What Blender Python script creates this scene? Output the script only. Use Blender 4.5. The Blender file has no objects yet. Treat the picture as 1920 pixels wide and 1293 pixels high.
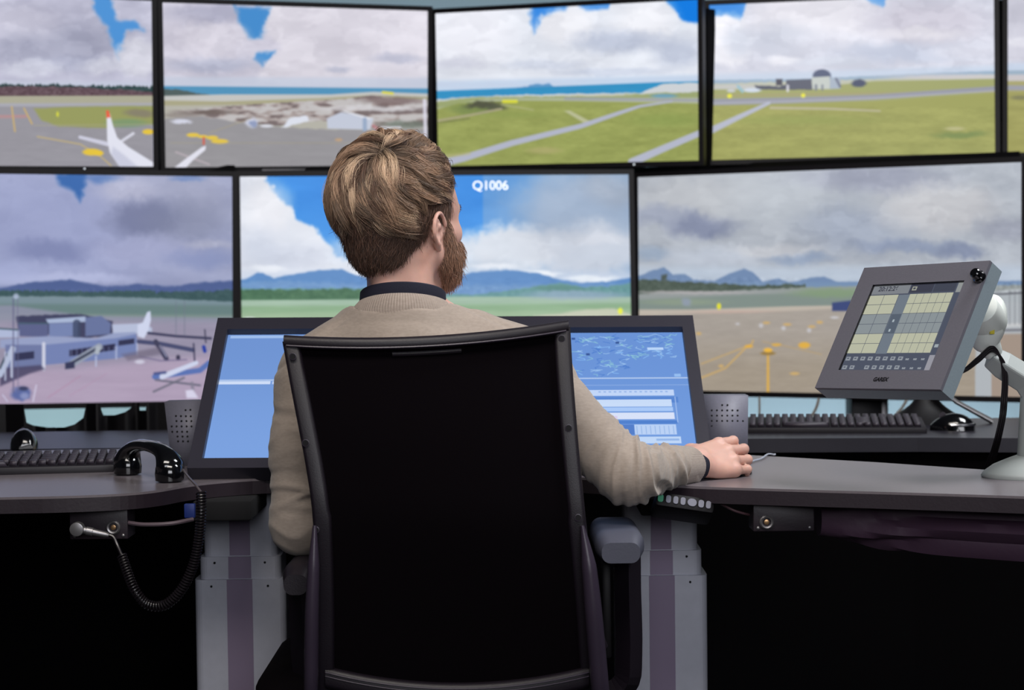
import bpy, bmesh, math, random
import numpy as np
from mathutils import Vector, Matrix
random.seed(7)
SC = bpy.context.scene
COL = SC.collection
PI = math.pi

# ---------------------------------------------------------------- materials
def lin(c):
    c = np.asarray(c, float) / 255.0
    return np.where(c <= 0.04045, c / 12.92, ((c + 0.055) / 1.055) ** 2.4)

def mat(name, rgb, rough=0.5, metal=0.0, noise=0.0, nscale=40.0, bump=0.0, bscale=200.0, spec=0.5, coat=0.0, emit=None, estr=1.0, sheen=0.0, stretch=None):
    m = bpy.data.materials.new(name); m.use_nodes = True
    nt = m.node_tree; b = nt.nodes['Principled BSDF']
    c = list(lin(rgb)) + [1.0]
    b.inputs['Base Color'].default_value = c
    b.inputs['Roughness'].default_value = rough
    b.inputs['Metallic'].default_value = metal
    b.inputs['Specular IOR Level'].default_value = spec
    b.inputs['Coat Weight'].default_value = coat
    b.inputs['Sheen Weight'].default_value = sheen
    tc = nt.nodes.new('ShaderNodeTexCoord')
    vec = tc.outputs['Object']
    if stretch:
        mp = nt.nodes.new('ShaderNodeMapping'); mp.inputs['Scale'].default_value = stretch
        nt.links.new(vec, mp.inputs['Vector']); vec = mp.outputs['Vector']
    if noise:
        n = nt.nodes.new('ShaderNodeTexNoise'); n.inputs['Scale'].default_value = nscale; n.inputs['Detail'].default_value = 4
        r = nt.nodes.new('ShaderNodeMapRange')
        r.inputs['From Min'].default_value = 0.3; r.inputs['From Max'].default_value = 0.7
        r.inputs['To Min'].default_value = 1 - noise; r.inputs['To Max'].default_value = 1 + noise
        mx = nt.nodes.new('ShaderNodeMix'); mx.data_type = 'RGBA'; mx.blend_type = 'MULTIPLY'; mx.inputs[0].default_value = 1
        mx.inputs[6].default_value = c
        nt.links.new(vec, n.inputs['Vector']); nt.links.new(n.outputs['Fac'], r.inputs['Value'])
        nt.links.new(r.outputs['Result'], mx.inputs[7]); nt.links.new(mx.outputs[2], b.inputs['Base Color'])
    if bump:
        n2 = nt.nodes.new('ShaderNodeTexNoise'); n2.inputs['Scale'].default_value = bscale; n2.inputs['Detail'].default_value = 3
        bp = nt.nodes.new('ShaderNodeBump'); bp.inputs['Strength'].default_value = bump; bp.inputs['Distance'].default_value = 0.002
        nt.links.new(vec, n2.inputs['Vector']); nt.links.new(n2.outputs['Fac'], bp.inputs['Height']); nt.links.new(bp.outputs['Normal'], b.inputs['Normal'])
    if emit is not None:
        b.inputs['Emission Color'].default_value = list(lin(emit)) + [1.0]
        b.inputs['Emission Strength'].default_value = estr
    return m

def attr_mat(name, strength=1.0):
    m = bpy.data.materials.new(name); m.use_nodes = True
    nt = m.node_tree; nt.nodes.clear()
    o = nt.nodes.new('ShaderNodeOutputMaterial'); e = nt.nodes.new('ShaderNodeEmission')
    a = nt.nodes.new('ShaderNodeAttribute'); a.attribute_name = 'picture'
    g = nt.nodes.new('ShaderNodeBsdfGlossy'); g.inputs['Roughness'].default_value = 0.25; g.inputs['Color'].default_value = (.012, .012, .012, 1)
    ad = nt.nodes.new('ShaderNodeAddShader')
    nt.links.new(a.outputs['Color'], e.inputs['Color']); e.inputs['Strength'].default_value = strength
    nt.links.new(e.outputs[0], ad.inputs[0]); nt.links.new(g.outputs[0], ad.inputs[1]); nt.links.new(ad.outputs[0], o.inputs['Surface'])
    return m

M = {}
M['bezel'] = mat('black bezel plastic', (13, 9, 15), 0.5, bump=0.05, spec=.3)
M['bezel_back'] = mat('black rear shell', (14, 13, 17), 0.6)
M['chrome'] = mat('bright metal', (190, 190, 195), 0.25, 1.0)
M['steel'] = mat('brushed metal', (150, 148, 150), 0.38, 0.8)
M['led'] = mat('tiny status lamp', (230, 235, 240), 0.4, emit=(225, 235, 245), estr=0.8)

# ---------------------------------------------------------------- scene tree
def finish(o, label=None, cat=None, group=None, kind=None):
    if label: o['label'] = label
    if cat: o['category'] = cat
    if group: o['group'] = group
    if kind: o['kind'] = kind
    return o

def empty(name, loc=(0, 0, 0), rotz=0.0, label=None, cat=None, group=None, rot=None):
    o = bpy.data.objects.new(name, None); COL.objects.link(o)
    o.empty_display_size = 0.05
    o.location = loc
    o.rotation_euler = rot if rot else (0, 0, rotz)
    return finish(o, label, cat, group)

def link(name, me, parent=None, material=None, smooth=True, loc=None, rot=None):
    o = bpy.data.objects.new(name, me); COL.objects.link(o)
    if material is not None and hasattr(me, 'materials'): me.materials.append(material)
    if smooth and isinstance(me, bpy.types.Mesh) and len(me.polygons):
        me.polygons.foreach_set('use_smooth', [True] * len(me.polygons))
    if parent is not None: o.parent = parent
    if loc is not None: o.location = loc
    if rot is not None: o.rotation_euler = rot
    return o

def sharp(o, ang=35):
    me = o.data
    bm = bmesh.new(); bm.from_mesh(me)
    for e in bm.edges:
        if len(e.link_faces) == 2 and e.calc_face_angle(0) > math.radians(ang): e.smooth = False
    bm.to_mesh(me); bm.free()
    return o

def bm_obj(name, bm, material, parent=None, smooth=True, bev=0.0, seg=2, ang=35, loc=None, rot=None):
    if bev > 0:
        bmesh.ops.bevel(bm, geom=[e for e in bm.edges if len(e.link_faces) == 2 and e.calc_face_angle(0) > math.radians(30)], offset=bev, segments=seg, profile=0.5, affect='EDGES', clamp_overlap=True)
    bmesh.ops.recalc_face_normals(bm, faces=bm.faces[:])
    for e in bm.edges:
        if len(e.link_faces) == 2 and e.calc_face_angle(0) > math.radians(ang): e.smooth = False
    me = bpy.data.meshes.new(name); bm.to_mesh(me); bm.free()
    return link(name, me, parent, material, smooth, loc, rot)

def box(bm, c, s, mtx=None):
    r = bmesh.ops.create_cube(bm, size=1.0)
    m = Matrix.Translation(c) @ Matrix.Diagonal((s[0], s[1], s[2], 1))
    if mtx is not None: m = mtx @ m
    bmesh.ops.transform(bm, matrix=m, verts=r['verts'])
    return r['verts']

def cyl(bm, p0, p1, r0, r1=None, n=24, cap=True):
    p0, p1 = Vector(p0), Vector(p1); r1 = r0 if r1 is None else r1
    d = p1 - p0
    q = d.to_track_quat('Z', 'Y').to_matrix().to_4x4()
    r = bmesh.ops.create_cone(bm, cap_ends=cap, segments=n, radius1=r0, radius2=r1, depth=d.length)
    bmesh.ops.transform(bm, matrix=Matrix.Translation((p0 + p1) / 2) @ q, verts=r['verts'])
    return r['verts']

def ball(bm, c, s, n=24):
    r = bmesh.ops.create_uvsphere(bm, u_segments=n, v_segments=n // 2 + 2, radius=1)
    bmesh.ops.transform(bm, matrix=Matrix.Translation(c) @ Matrix.Diagonal((s[0], s[1], s[2], 1)), verts=r['verts'])
    return r['verts']

def prism(bm, pts, z0, z1):
    """closed polygon pts (x, y) extruded from z0 to z1"""
    a = [bm.verts.new((p[0], p[1], z0)) for p in pts]; b = [bm.verts.new((p[0], p[1], z1)) for p in pts]
    n = len(pts)
    bm.faces.new(a[::-1]); bm.faces.new(b)
    for i in range(n): bm.faces.new((a[i], a[(i + 1) % n], b[(i + 1) % n], b[i]))

def rings(bm, R, closed_ends=True, loop=False):
    """loft a list of rings (each a list of 3-D points)"""
    V = [[bm.verts.new(p) for p in r] for r in R]
    n = len(V[0]); k = len(V)
    for i in range(k - 1 + (1 if loop else 0)):
        a, b = V[i], V[(i + 1) % k]
        for j in range(n): bm.faces.new((a[j], a[(j + 1) % n], b[(j + 1) % n], b[j]))
    if closed_ends and not loop:
        bm.faces.new(V[0][::-1]); bm.faces.new(V[-1])

def smooth_path(P, n=8):
    """Catmull-Rom through points"""
    P = [np.array(p, float) for p in P]; out = []
    Q = [2 * P[0] - P[1]] + P + [2 * P[-1] - P[-2]]
    for i in range(1, len(Q) - 2):
        for k in range(n):
            t = k / n
            out.append(0.5 * (2 * Q[i] + (Q[i + 1] - Q[i - 1]) * t + (2 * Q[i - 1] - 5 * Q[i] + 4 * Q[i + 1] - Q[i + 2]) * t * t + (3 * Q[i] - Q[i - 1] - 3 * Q[i + 1] + Q[i + 2]) * t ** 3))
    out.append(P[-1])
    return out

def tube(bm, P, r, n=10, flat=None, up=(0, 0, 1), cap=True):
    """tube along P; r number or list; flat=(a,b) elliptic scaling"""
    P = [Vector(p) for p in P]; k = len(P); R = []
    t0 = (P[1] - P[0]).normalized(); u = Vector(up)
    if abs(t0.dot(u)) > 0.95: u = Vector((1, 0, 0)) if abs(t0.x) < 0.9 else Vector((0, 1, 0))
    u = (u - t0 * u.dot(t0)).normalized()
    for i in range(k):
        t = (P[min(i + 1, k - 1)] - P[max(i - 1, 0)]).normalized()
        u = (u - t * u.dot(t)).normalized(); w = t.cross(u)
        rr = r[i] if hasattr(r, '__len__') else r
        a, b = flat if flat else (1, 1)
        R.append([P[i] + (w * math.cos(2 * PI * j / n) * a + u * math.sin(2 * PI * j / n) * b) * rr for j in range(n)])
    rings(bm, R, cap)

def rrect(w, h, r, n=5):
    """rounded rectangle outline centred at origin, counter-clockwise"""
    out = []
    for cx, cy, a0 in ((w / 2 - r, h / 2 - r, 0), (-w / 2 + r, h / 2 - r, 90), (-w / 2 + r, -h / 2 + r, 180), (w / 2 - r, -h / 2 + r, 270)):
        for k in range(n + 1):
            a = math.radians(a0 + 90 * k / n); out.append((cx + r * math.cos(a), cy + r * math.sin(a)))
    return out

def frame_bm(bm, w, h, t, d0, d1):
    """rectangular frame around an opening w x h, border t (number or l,r,b,t), in XZ plane, from y=d0 to y=d1"""
    l, r, b, tp = t if hasattr(t, '__len__') else (t,) * 4
    o = [(-w / 2 - l, -h / 2 - b), (w / 2 + r, -h / 2 - b), (w / 2 + r, h / 2 + tp), (-w / 2 - l, h / 2 + tp)]
    i = [(-w / 2, -h / 2), (w / 2, -h / 2), (w / 2, h / 2), (-w / 2, h / 2)]
    V = {}
    for nm, pts in (('o', o), ('i', i)):
        for y in (d0, d1): V[nm, y] = [bm.verts.new((p[0], y, p[1])) for p in pts]
    for k in range(4):
        j = (k + 1) % 4
        bm.faces.new((V['o', d0][k], V['o', d0][j], V['i', d0][j], V['i', d0][k]))
        bm.faces.new((V['o', d1][k], V['o', d1][j], V['i', d1][j], V['i', d1][k]))
        bm.faces.new((V['o', d0][k], V['o', d0][j], V['o', d1][j], V['o', d1][k]))
        bm.faces.new((V['i', d0][k], V['i', d0][j], V['i', d1][j], V['i', d1][k]))

def text_obj(name, body, size, material, parent, loc, rot, align='CENTER', shear=0, extrude=0.0, bold=0.0, sx=1.0):
    cu = bpy.data.curves.new(name, 'FONT'); cu.body = body; cu.size = size; cu.align_x = align; cu.align_y = 'CENTER'
    cu.shear = shear; cu.extrude = extrude; cu.offset = bold
    t = bpy.data.objects.new(name, cu)
    me = bpy.data.meshes.new_from_object(t); bpy.data.objects.remove(t); bpy.data.curves.remove(cu)
    me.transform(Matrix.Diagonal((sx, 1, 1, 1)))
    return link(name, me, parent, material, False, loc, rot)

# ---------------------------------------------------------------- camera (measured: 63.75 mm lens, slight roll)
CAMZ = 1.09; FPX = 3400.0; PITCH = 0.035; ROLL = -0.01202
CAM = Vector((0, 0, CAMZ))
_f = Vector((0, math.cos(PITCH), -math.sin(PITCH))); _u = Vector((0, math.sin(PITCH), math.cos(PITCH))); _r = Vector((1, 0, 0))
C_R = _r * math.cos(ROLL) + _u * math.sin(ROLL); C_U = _u * math.cos(ROLL) - _r * math.sin(ROLL); C_F = _f
cam_d = bpy.data.cameras.new('camera'); cam = bpy.data.objects.new('camera', cam_d); COL.objects.link(cam)
cam.matrix_world = Matrix(((C_R.x, C_U.x, -C_F.x, CAM.x), (C_R.y, C_U.y, -C_F.y, CAM.y), (C_R.z, C_U.z, -C_F.z, CAM.z), (0, 0, 0, 1)))
cam_d.sensor_width = 36; cam_d.lens = 36 * FPX / 1920
cam_d.clip_end = 50
cam_d.dof.use_dof = True; cam_d.dof.focus_distance = 3.0; cam_d.dof.aperture_fstop = 5.6
SC.camera = cam
SC.view_settings.view_transform = 'Standard'; SC.view_settings.look = 'None'

def ray(x, y):
    return (C_F + C_R * ((x - 960) / FPX) + C_U * (-(y - 646.5) / FPX))
def on_z(x, y, z):
    """the place on the level z that the photograph shows at x, y"""
    d = ray(x, y); t = (z - CAM.z) / d.z
    return CAM + d * t
def on_y(x, y, Y):
    d = ray(x, y); return CAM + d * (Y / d.y)
def pix(p):
    q = Vector(p) - CAM; z = q.dot(C_F)
    return 960 + FPX * q.dot(C_R) / z, 646.5 - FPX * q.dot(C_U) / z
# ---------------------------------------------------------------- pictures shown on the displays
_tab = np.random.RandomState(5).rand(256, 256)
def vnoise(x, y, seed=0):
    x = x + seed * 17.31; y = y + seed * 9.77
    xi = np.floor(x).astype(int); yi = np.floor(y).astype(int); fx = x - xi; fy = y - yi
    fx = fx * fx * (3 - 2 * fx); fy = fy * fy * (3 - 2 * fy)
    a = _tab[xi & 255, yi & 255]; b = _tab[(xi + 1) & 255, yi & 255]; c = _tab[xi & 255, (yi + 1) & 255]; d = _tab[(xi + 1) & 255, (yi + 1) & 255]
    return (a * (1 - fx) + b * fx) * (1 - fy) + (c * (1 - fx) + d * fx) * fy
def fbm(x, y, seed=0, o=4):
    s = 0; a = 0.5; t = 0
    for k in range(o):
        s = s + a * vnoise(x * 2 ** k, y * 2 ** k, seed + k * 3); t += a; a *= 0.5
    return s / t
def sst(a, b, x):
    t = np.clip((x - a) / (b - a), 0, 1); return t * t * (3 - 2 * t)

class Canvas:
    def __init__(s, X, Y, base, seed=1):
        s.X, s.Y = X, Y; s.c = np.ones((len(X), 3)) * np.array(base, float)
        s.w1 = fbm(X / 38, Y / 38, seed + 20, 4) - 0.5; s.w2 = fbm(X / 38, Y / 38, seed + 40, 4) - 0.5
        s.f1 = fbm(X / 9, Y / 9, seed + 60, 3) - 0.5; s.seed = seed
    def put(s, m, col):
        m = np.clip(m, 0, 1)[:, None]; s.c = s.c * (1 - m) + np.array(col, float) * m
    def add(s, m, col):
        s.c = s.c + m[:, None] * np.array(col, float)
    def ell(s, cx, cy, rx, ry, col, a=1.0, soft=0.4, w=0.0, fw=0.0):
        x = s.X + s.w1 * w + s.f1 * fw; y = s.Y + s.w2 * w + s.f1 * fw * 0.8
        r = np.sqrt(((x - cx) / rx) ** 2 + ((y - cy) / ry) ** 2)
        s.put(a * sst(1 + soft, 1 - soft, r), col)
    def poly(s, pts, col, a=1.0, soft=1.2, w=0.0, fw=0.0, clip=None):
        x = s.X + s.w1 * w + s.f1 * fw; y = s.Y + s.w2 * w + s.f1 * fw * 0.8
        d = np.full(len(x), 1e9); ins = np.zeros(len(x), bool); n = len(pts)
        for i in range(n):
            x0, y0 = pts[i]; x1, y1 = pts[(i + 1) % n]
            dx, dy = x1 - x0, y1 - y0; L = dx * dx + dy * dy + 1e-9
            t = np.clip(((x - x0) * dx + (y - y0) * dy) / L, 0, 1)
            d = np.minimum(d, (x - x0 - t * dx) ** 2 + (y - y0 - t * dy) ** 2)
            cond = ((y0 > y) != (y1 > y)); xs = x0 + (y - y0) * dx / (dy if dy else 1e-9)
            ins ^= cond & (x < xs)
        d = np.sqrt(d) * np.where(ins, -1, 1)
        m = sst(soft, -soft, d) * a
        if clip is not None: m = m * clip
        s.put(m, col)
    def line(s, pts, w0, col, a=1.0, w1=None, soft=1.0):
        w1 = w0 if w1 is None else w1; n = len(pts) - 1; m = 0
        for i in range(n):
            x0, y0 = pts[i]; x1, y1 = pts[i + 1]; dx, dy = x1 - x0, y1 - y0
            t = np.clip(((s.X - x0) * dx + (s.Y - y0) * dy) / (dx * dx + dy * dy + 1e-9), 0, 1)
            d = np.hypot(s.X - x0 - t * dx, s.Y - y0 - t * dy)
            hw = (w0 + (w1 - w0) * (i + t) / n) / 2
            m = np.maximum(m, sst(hw + soft, hw - soft, d))
        s.put(m * a, col)
    def curve_below(s, pts, col, a=1.0, soft=1.5, fw=0.0, jag=0.0, jscale=6.0, to=None):
        """fill below the polyline y=f(x)"""
        px, py = zip(*pts); y = np.interp(s.X, px, py)
        if jag: y = y - jag * (fbm(s.X / jscale, s.X * 0 + 3.3, s.seed + 9, 3) - 0.3)
        m = sst(-soft, soft, s.Y - y + s.f1 * fw)
        if to is not None:
            y2 = np.interp(s.X, [q[0] for q in to], [q[1] for q in to]); m = m * sst(soft, -soft, s.Y - y2)
        m = m * ((s.X >= px[0] - 1) & (s.X <= px[-1] + 1))
        s.put(m * a, col)
    def clouds(s, y0, y1, amp, sx=70, sy=28, seed=0, tint=(1, 1, .95)):
        n = fbm(s.X / sx, s.Y / sy, seed, 5) - 0.5
        k = sst(y1 + 8, y1 - 8, s.Y)
        s.add(n * amp * 2 * k, tint)
    def billow(s, y1, amp, sx=46, sy=24, seed=0, tint=(1, 1, .95)):
        """cauliflower edges: bright crests over soft grey bases, leaving saturated blue alone"""
        k = sst(y1 + 2, y1 - 14, s.Y); sat = (s.c.max(1) - s.c.min(1)) / (s.c.max(1) + 1); k = k * sst(.30, .12, sat)
        n = fbm(s.X / sx + s.w1 * 1.2, s.Y / sy + s.w2 * 1.2, seed + 7, 5); m = fbm(s.X / sx * .45, (s.Y + 9) / sy * .5, seed + 21, 3)
        e = sst(.44, .54, n) * .65 + sst(.50, .58, fbm(s.X / sx * 2.2, s.Y / sy * 2.0, seed + 33, 4)) * .35
        s.add(k * amp * .62 * ((e - .5) * 1.1 + (m - .5) * 2.0), tint)
    def mottle(s, m, amp, sx, sy, seed, tint=(1, 1, 1)):
        s.add((fbm(s.X / sx, s.Y / sy, seed, 4) - .5) * 2 * amp * m, tint)

W = (232, 234, 242)
def paint_T1(c):
    c.clouds(0, 158, 26, 80, 36, 3)
    c.ell(105, 85, 110, 42, (158, 160, 182), .75, .5, 26, 10)
    c.ell(140, 118, 80, 14, (172, 175, 198), .7, .5, 16, 8)
    c.poly([(165, -10), (205, -10), (216, 42), (262, 44), (270, 60), (235, 62), (228, 72), (222, 112), (205, 85), (200, 50), (178, 30)], (74, 145, 214), .95, 6, 22, 10)
    c.ell(258, 108, 42, 36, (218, 218, 230), .9, .3, 16, 10)
    c.ell(60, 128, 55, 16, (205, 207, 222), .7, .5, 20, 10); c.ell(190, 124, 38, 14, (212, 213, 226), .7, .5, 16, 8)
    c.ell(40, 40, 70, 30, (208, 206, 222), .6, .6, 20, 8)
    c.curve_below([(-300, 150), (285, 153)], (196, 202, 220), .8, 5)
    c.curve_below([(-300, 160), (90, 160), (285, 164)], (52, 74, 76), 1, 1.2, 3, 9, 4)
    c.curve_below([(-300, 162), (120, 162), (200, 166), (285, 172)], (100, 80, 88), 1, 1.5, 5)
    c.mottle((c.Y > 160) & (c.Y < 181), 26, 5, 3, 5)
    c.curve_below([(-300, 181), (285, 179)], (172, 170, 150), 1, 1.5)
    c.curve_below([(-300, 194), (285, 193)], (170, 170, 180), 1, 2)
    c.curve_below([(-300, 200), (285, 199)], (152, 150, 158), 1, 2)
    c.poly([(62, 203), (130, 200), (290, 198), (290, 232), (200, 239), (110, 238), (78, 226)], (152, 156, 98), 1, 3, 4)
    c.ell(238, 231, 36, 8, (118, 150, 118), .7, .5); c.ell(262, 212, 28, 7, (132, 124, 112), .8, .5, 6, 4)
    c.mottle(c.Y > 238, 5, 30, 6, 8)
    c.line([(-60, 219), (48, 218)], 6, (196, 140, 140), .6)
    c.line([(22, 200), (28, 246)], 3, (205, 175, 110), .9); c.line([(45, 203), (60, 232)], 3, (205, 175, 110), .9)
    c.line([(65, 235), (285, 233)], 2, (168, 165, 140), .6)
    c.line([(70, 256), (150, 270), (185, 290), (208, 310)], 2.5, (200, 178, 120), .8)
    c.ell(108, 214, 2.5, 5, (215, 215, 70), .9)
    for q in ((172, 285, 17, 6.5), (185, 287, 9, 5), (278, 247, 11, 5)): c.ell(*q, (232, 198, 62), .95, .25)
    c.line([(150, 257), (202, 270)], 6, (205, 205, 222), 1, 8); c.line([(226, 266), (250, 250)], 5, (215, 215, 228))
    c.poly([(200, 214), (206, 213), (212, 236), (220, 258), (240, 275), (290, 306), (290, 316), (226, 314), (206, 286), (201, 262)], (226, 227, 240), 1, 1.5)
    c.poly([(212, 275), (235, 292), (262, 316), (226, 316), (208, 288)], (196, 198, 218), .8, 4)
    c.poly([(199, 207), (204, 207), (207, 220), (200, 221)], (235, 95, 70), 1, 1.2)
def paint_T2(c):
    c.clouds(0, 160, 22, 80, 34, 9)
    c.ell(390, 28, 85, 22, (168, 168, 190), .85, .5, 20, 8); c.ell(330, 70, 60, 40, (206, 202, 216), .6, .6, 20, 8)
    c.poly([(442, 14), (506, 14), (494, 45), (489, 72), (470, 74), (452, 52)], (70, 140, 205), 1, 6, 16, 8)
    c.poly([(480, 100), (518, 96), (505, 110), (492, 126), (478, 112)], (76, 146, 210), .95, 5, 12, 8)
    c.ell(400, 75, 62, 30, (214, 210, 222), .7, .4, 22, 12); c.ell(400, 120, 80, 14, (172, 176, 198), .75, .6, 16, 8)
    c.poly([(505, 10), (810, 10), (810, 150), (480, 158), (500, 118), (530, 90), (494, 64), (494, 40)], (222, 218, 228), .85, 8, 20, 10)
    c.ell(745, 110, 45, 9, (178, 180, 200), .8, .6, 14, 6); c.ell(635, 130, 22, 5, (180, 184, 204), .7, .6, 10, 6)
    c.mottle((c.X > 500) & (c.Y < 150), 7, 60, 20, 12)
    c.curve_below([(300, 144), (810, 146)], (196, 204, 222), .75, 5)
    c.curve_below([(300, 161), (810, 166)], (84, 148, 188), 1, 1.5)
    c.curve_below([(300, 166), (350, 171), (395, 178), (400, 190)], (84, 98, 98), 1, 1.5, 4, 2, 5, to=[(300, 182), (395, 180), (400, 178), (410, 170)])
    c.curve_below([(300, 180), (420, 177), (620, 177), (700, 172), (810, 176)], (196, 196, 194), 1, 1.5)
    c.curve_below([(300, 188), (420, 190), (600, 184), (700, 178), (810, 182)], (170, 166, 136), 1, 2)
    c.curve_below([(300, 198), (480, 196), (620, 186), (810, 186)], (182, 180, 172), .9, 2)
    rid = (c.Y > np.interp(c.X, [300, 350, 480, 640, 700, 760, 810], [207, 205, 195, 186, 178, 186, 188])) & (c.Y < np.interp(c.X, [300, 420, 520, 600, 700, 810], [222, 226, 236, 226, 240, 240]))
    n = fbm(c.X / 26, c.Y / 7, 31, 4); rid = rid * sst(300, 380, c.X)
    c.put(rid * 0.95, (172, 160, 158)); c.put(rid * sst(.50, .58, n), (194, 190, 190)); c.put(rid * sst(.47, .36, n), (124, 112, 112))
    c.ell(735, 188, 55, 7, (124, 106, 106), .8, .5, 10, 6); c.ell(700, 202, 90, 5, (214, 212, 216), .8, .5, 10, 6)
    c.ell(760, 232, 45, 7, (112, 122, 112), .8, .5, 8, 6); c.ell(400, 209, 40, 5, (112, 100, 96), .8, .5, 6, 4); c.ell(345, 216, 38, 5, (140, 132, 128), .7, .5, 6, 4)
    c.curve_below([(300, 224), (380, 218), (440, 228), (520, 238), (620, 243), (810, 241)], (152, 150, 154), 1, 2.5, 4)
    c.mottle(c.Y > 245, 5, 40, 7, 14)
    c.poly([(613, 222), (640, 210), (700, 222), (694, 243), (614, 241)], (196, 202, 218), 1, 1.2); c.poly([(640, 208), (648, 208), (700, 222), (690, 224)], (222, 224, 232), 1, 1)
    c.line([(684, 224), (684, 243)], 8, (150, 168, 196), .9)
    c.line([(715, 240), (750, 239)], 5, (220, 222, 230), .8); c.line([(700, 236), (708, 242)], 6, (210, 120, 130), .5)
    c.line([(796, 188), (798, 258)], 6, (220, 218, 232), .9)
    c.ell(473, 230, 12, 10, (208, 212, 230), .9, .4, 6, 10); c.ell(476, 232, 6, 6, (90, 110, 160), .5, .5, 0, 10); c.ell(500, 236, 12, 3, (220, 222, 232), .9)
    c.poly([(528, 240), (545, 222), (575, 216), (580, 226), (552, 234)], (220, 224, 236), 1, 1.5, 0, 6); c.ell(340, 228, 18, 4, (214, 216, 232), .95, .4, 0, 6)
    for q in ((362, 253, 12, 4), (398, 258, 11, 4), (412, 265, 16, 4.5), (380, 256, 10, 3)): c.ell(*q, (230, 198, 74), .95, .25)
    c.line([(320, 268), (800, 268)], 1.5, (170, 160, 130), .5); c.line([(470, 222), (390, 250)], 1.5, (180, 165, 120), .5)
    c.line([(330, 285), (392, 308)], 4, (188, 176, 184), .7)
    c.poly([(322, 318), (345, 300), (378, 276), (386, 273), (385, 281), (362, 300), (345, 318)], (226, 226, 238), 1, 1.5); c.line([(382, 258), (382, 270)], 3.5, (220, 90, 70), .9)
    c.line([(718, 173), (736, 175)], 5, (225, 215, 70), .9); c.ell(635, 262, 7, 3, (206, 165, 120), .7)
def paint_T3(c):
    c.clouds(0, 155, 14, 90, 34, 15)
    c.ell(880, 60, 80, 60, (240, 238, 246), .5, .6, 20)
    c.poly([(1000, 0), (1070, 0), (1060, 22), (1015, 28), (1010, 50), (1002, 64), (996, 40)], (40, 128, 226), .9, 6, 16, 10)
    c.poly([(1070, -4), (1150, -4), (1142, 18), (1096, 24)], (60, 140, 230), .85, 5, 14, 10)
    c.poly([(1236, -6), (1320, -6), (1320, 48), (1280, 38), (1268, 22)], (22, 124, 226), 1, 4, 12, 8)
    c.ell(1060, 50, 50, 34, (244, 244, 250), .8, .4, 20, 12); c.ell(1210, 40, 55, 40, (244, 244, 250), .7, .5, 20, 12)
    c.ell(1160, 80, 78, 20, (188, 196, 216), .85, .6, 22, 10); c.ell(1270, 100, 45, 30, (192, 200, 220), .8, .6, 18, 10)
    c.ell(1020, 122, 70, 9, (206, 212, 228), .8, .6, 14, 6); c.ell(860, 118, 50, 10, (212, 214, 228), .8, .6, 14, 6); c.ell(1150, 136, 100, 7, (200, 208, 226), .8, .6, 12, 6)
    c.curve_below([(800, 152), (1320, 140)], (186, 206, 232), .7, 6)
    c.poly([(925, 168), (985, 162), (1005, 157), (1018, 159), (1030, 156), (1038, 163), (1080, 167)], (88, 146, 196), .9, 2, 0, 4)
    c.curve_below([(800, 171), (960, 165), (1240, 154), (1320, 152)], (56, 146, 196), 1, 1.5)
    c.mottle((c.Y > 150) & (c.Y < 188), 5, 30, 3, 4, (0, 1, 1))
    c.curve_below([(800, 188), (860, 183), (960, 178), (1060, 176), (1200, 174), (1240, 158), (1320, 154)], (206, 210, 214), 1, 1.5, 4)
    c.curve_below([(800, 194), (850, 186), (900, 182), (1060, 180), (1130, 178), (1320, 172)], (156, 166, 116), 1, 2, 4)
    c.ell(1245, 180, 24, 4, (110, 160, 190), .9, .4); c.ell(1120, 178, 60, 2.5, (208, 204, 196), .7, .5)
    c.curve_below([(800, 206), (900, 186), (1000, 184), (1320, 183)], (182, 188, 170), .8, 2)
    c.line([(1060, 185), (1320, 188)], 5, (158, 160, 172), .8)
    c.curve_below([(800, 210), (860, 193), (960, 188), (1060, 189), (1320, 194)], (152, 160, 92), 1, 2)
    g = c.Y > 196
    c.mottle(g, 12, 40, 9, 22, (1, 1, .7)); c.mottle(g, 7, 9, 3, 24, (1, 1, .7))
    c.ell(1250, 225, 60, 12, (128, 150, 80), .4, .7); c.ell(1020, 282, 30, 6, (180, 170, 120), .6, .6); c.ell(960, 215, 60, 6, (138, 152, 84), .5, .7)
    c.ell(890, 203, 45, 10, (124, 140, 84), .9, .5, 10, 6); c.ell(905, 198, 32, 5, (78, 78, 68), .85, .5, 12, 6); c.ell(930, 204, 18, 5, (80, 82, 72), .8, .5, 10, 6)
    c.line([(822, 226), (880, 216), (940, 204)], 4, (176, 166, 142), .8); c.line([(822, 230), (880, 222)], 2, (96, 96, 76), .6)
    c.line([(940, 196), (1000, 206)], 2, (186, 186, 150), .7)
    c.poly([(1058, 208), (1068, 207), (1108, 228), (1096, 231)], (190, 192, 158), .9, 2)
    c.line([(820, 308), (870, 296), (960, 268), (1090, 236), (1160, 212), (1200, 199), (1260, 190)], 15, (178, 182, 200), 1, 3, 1.5)
    c.line([(822, 294), (880, 288)], 6, (186, 180, 140), .5)
    c.line([(1185, 304), (1240, 280), (1320, 246)], 15, (180, 184, 202), 1, 11, 1.5)
    c.line([(944, 190), (968, 190)], 6, (228, 226, 60), .85)
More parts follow.
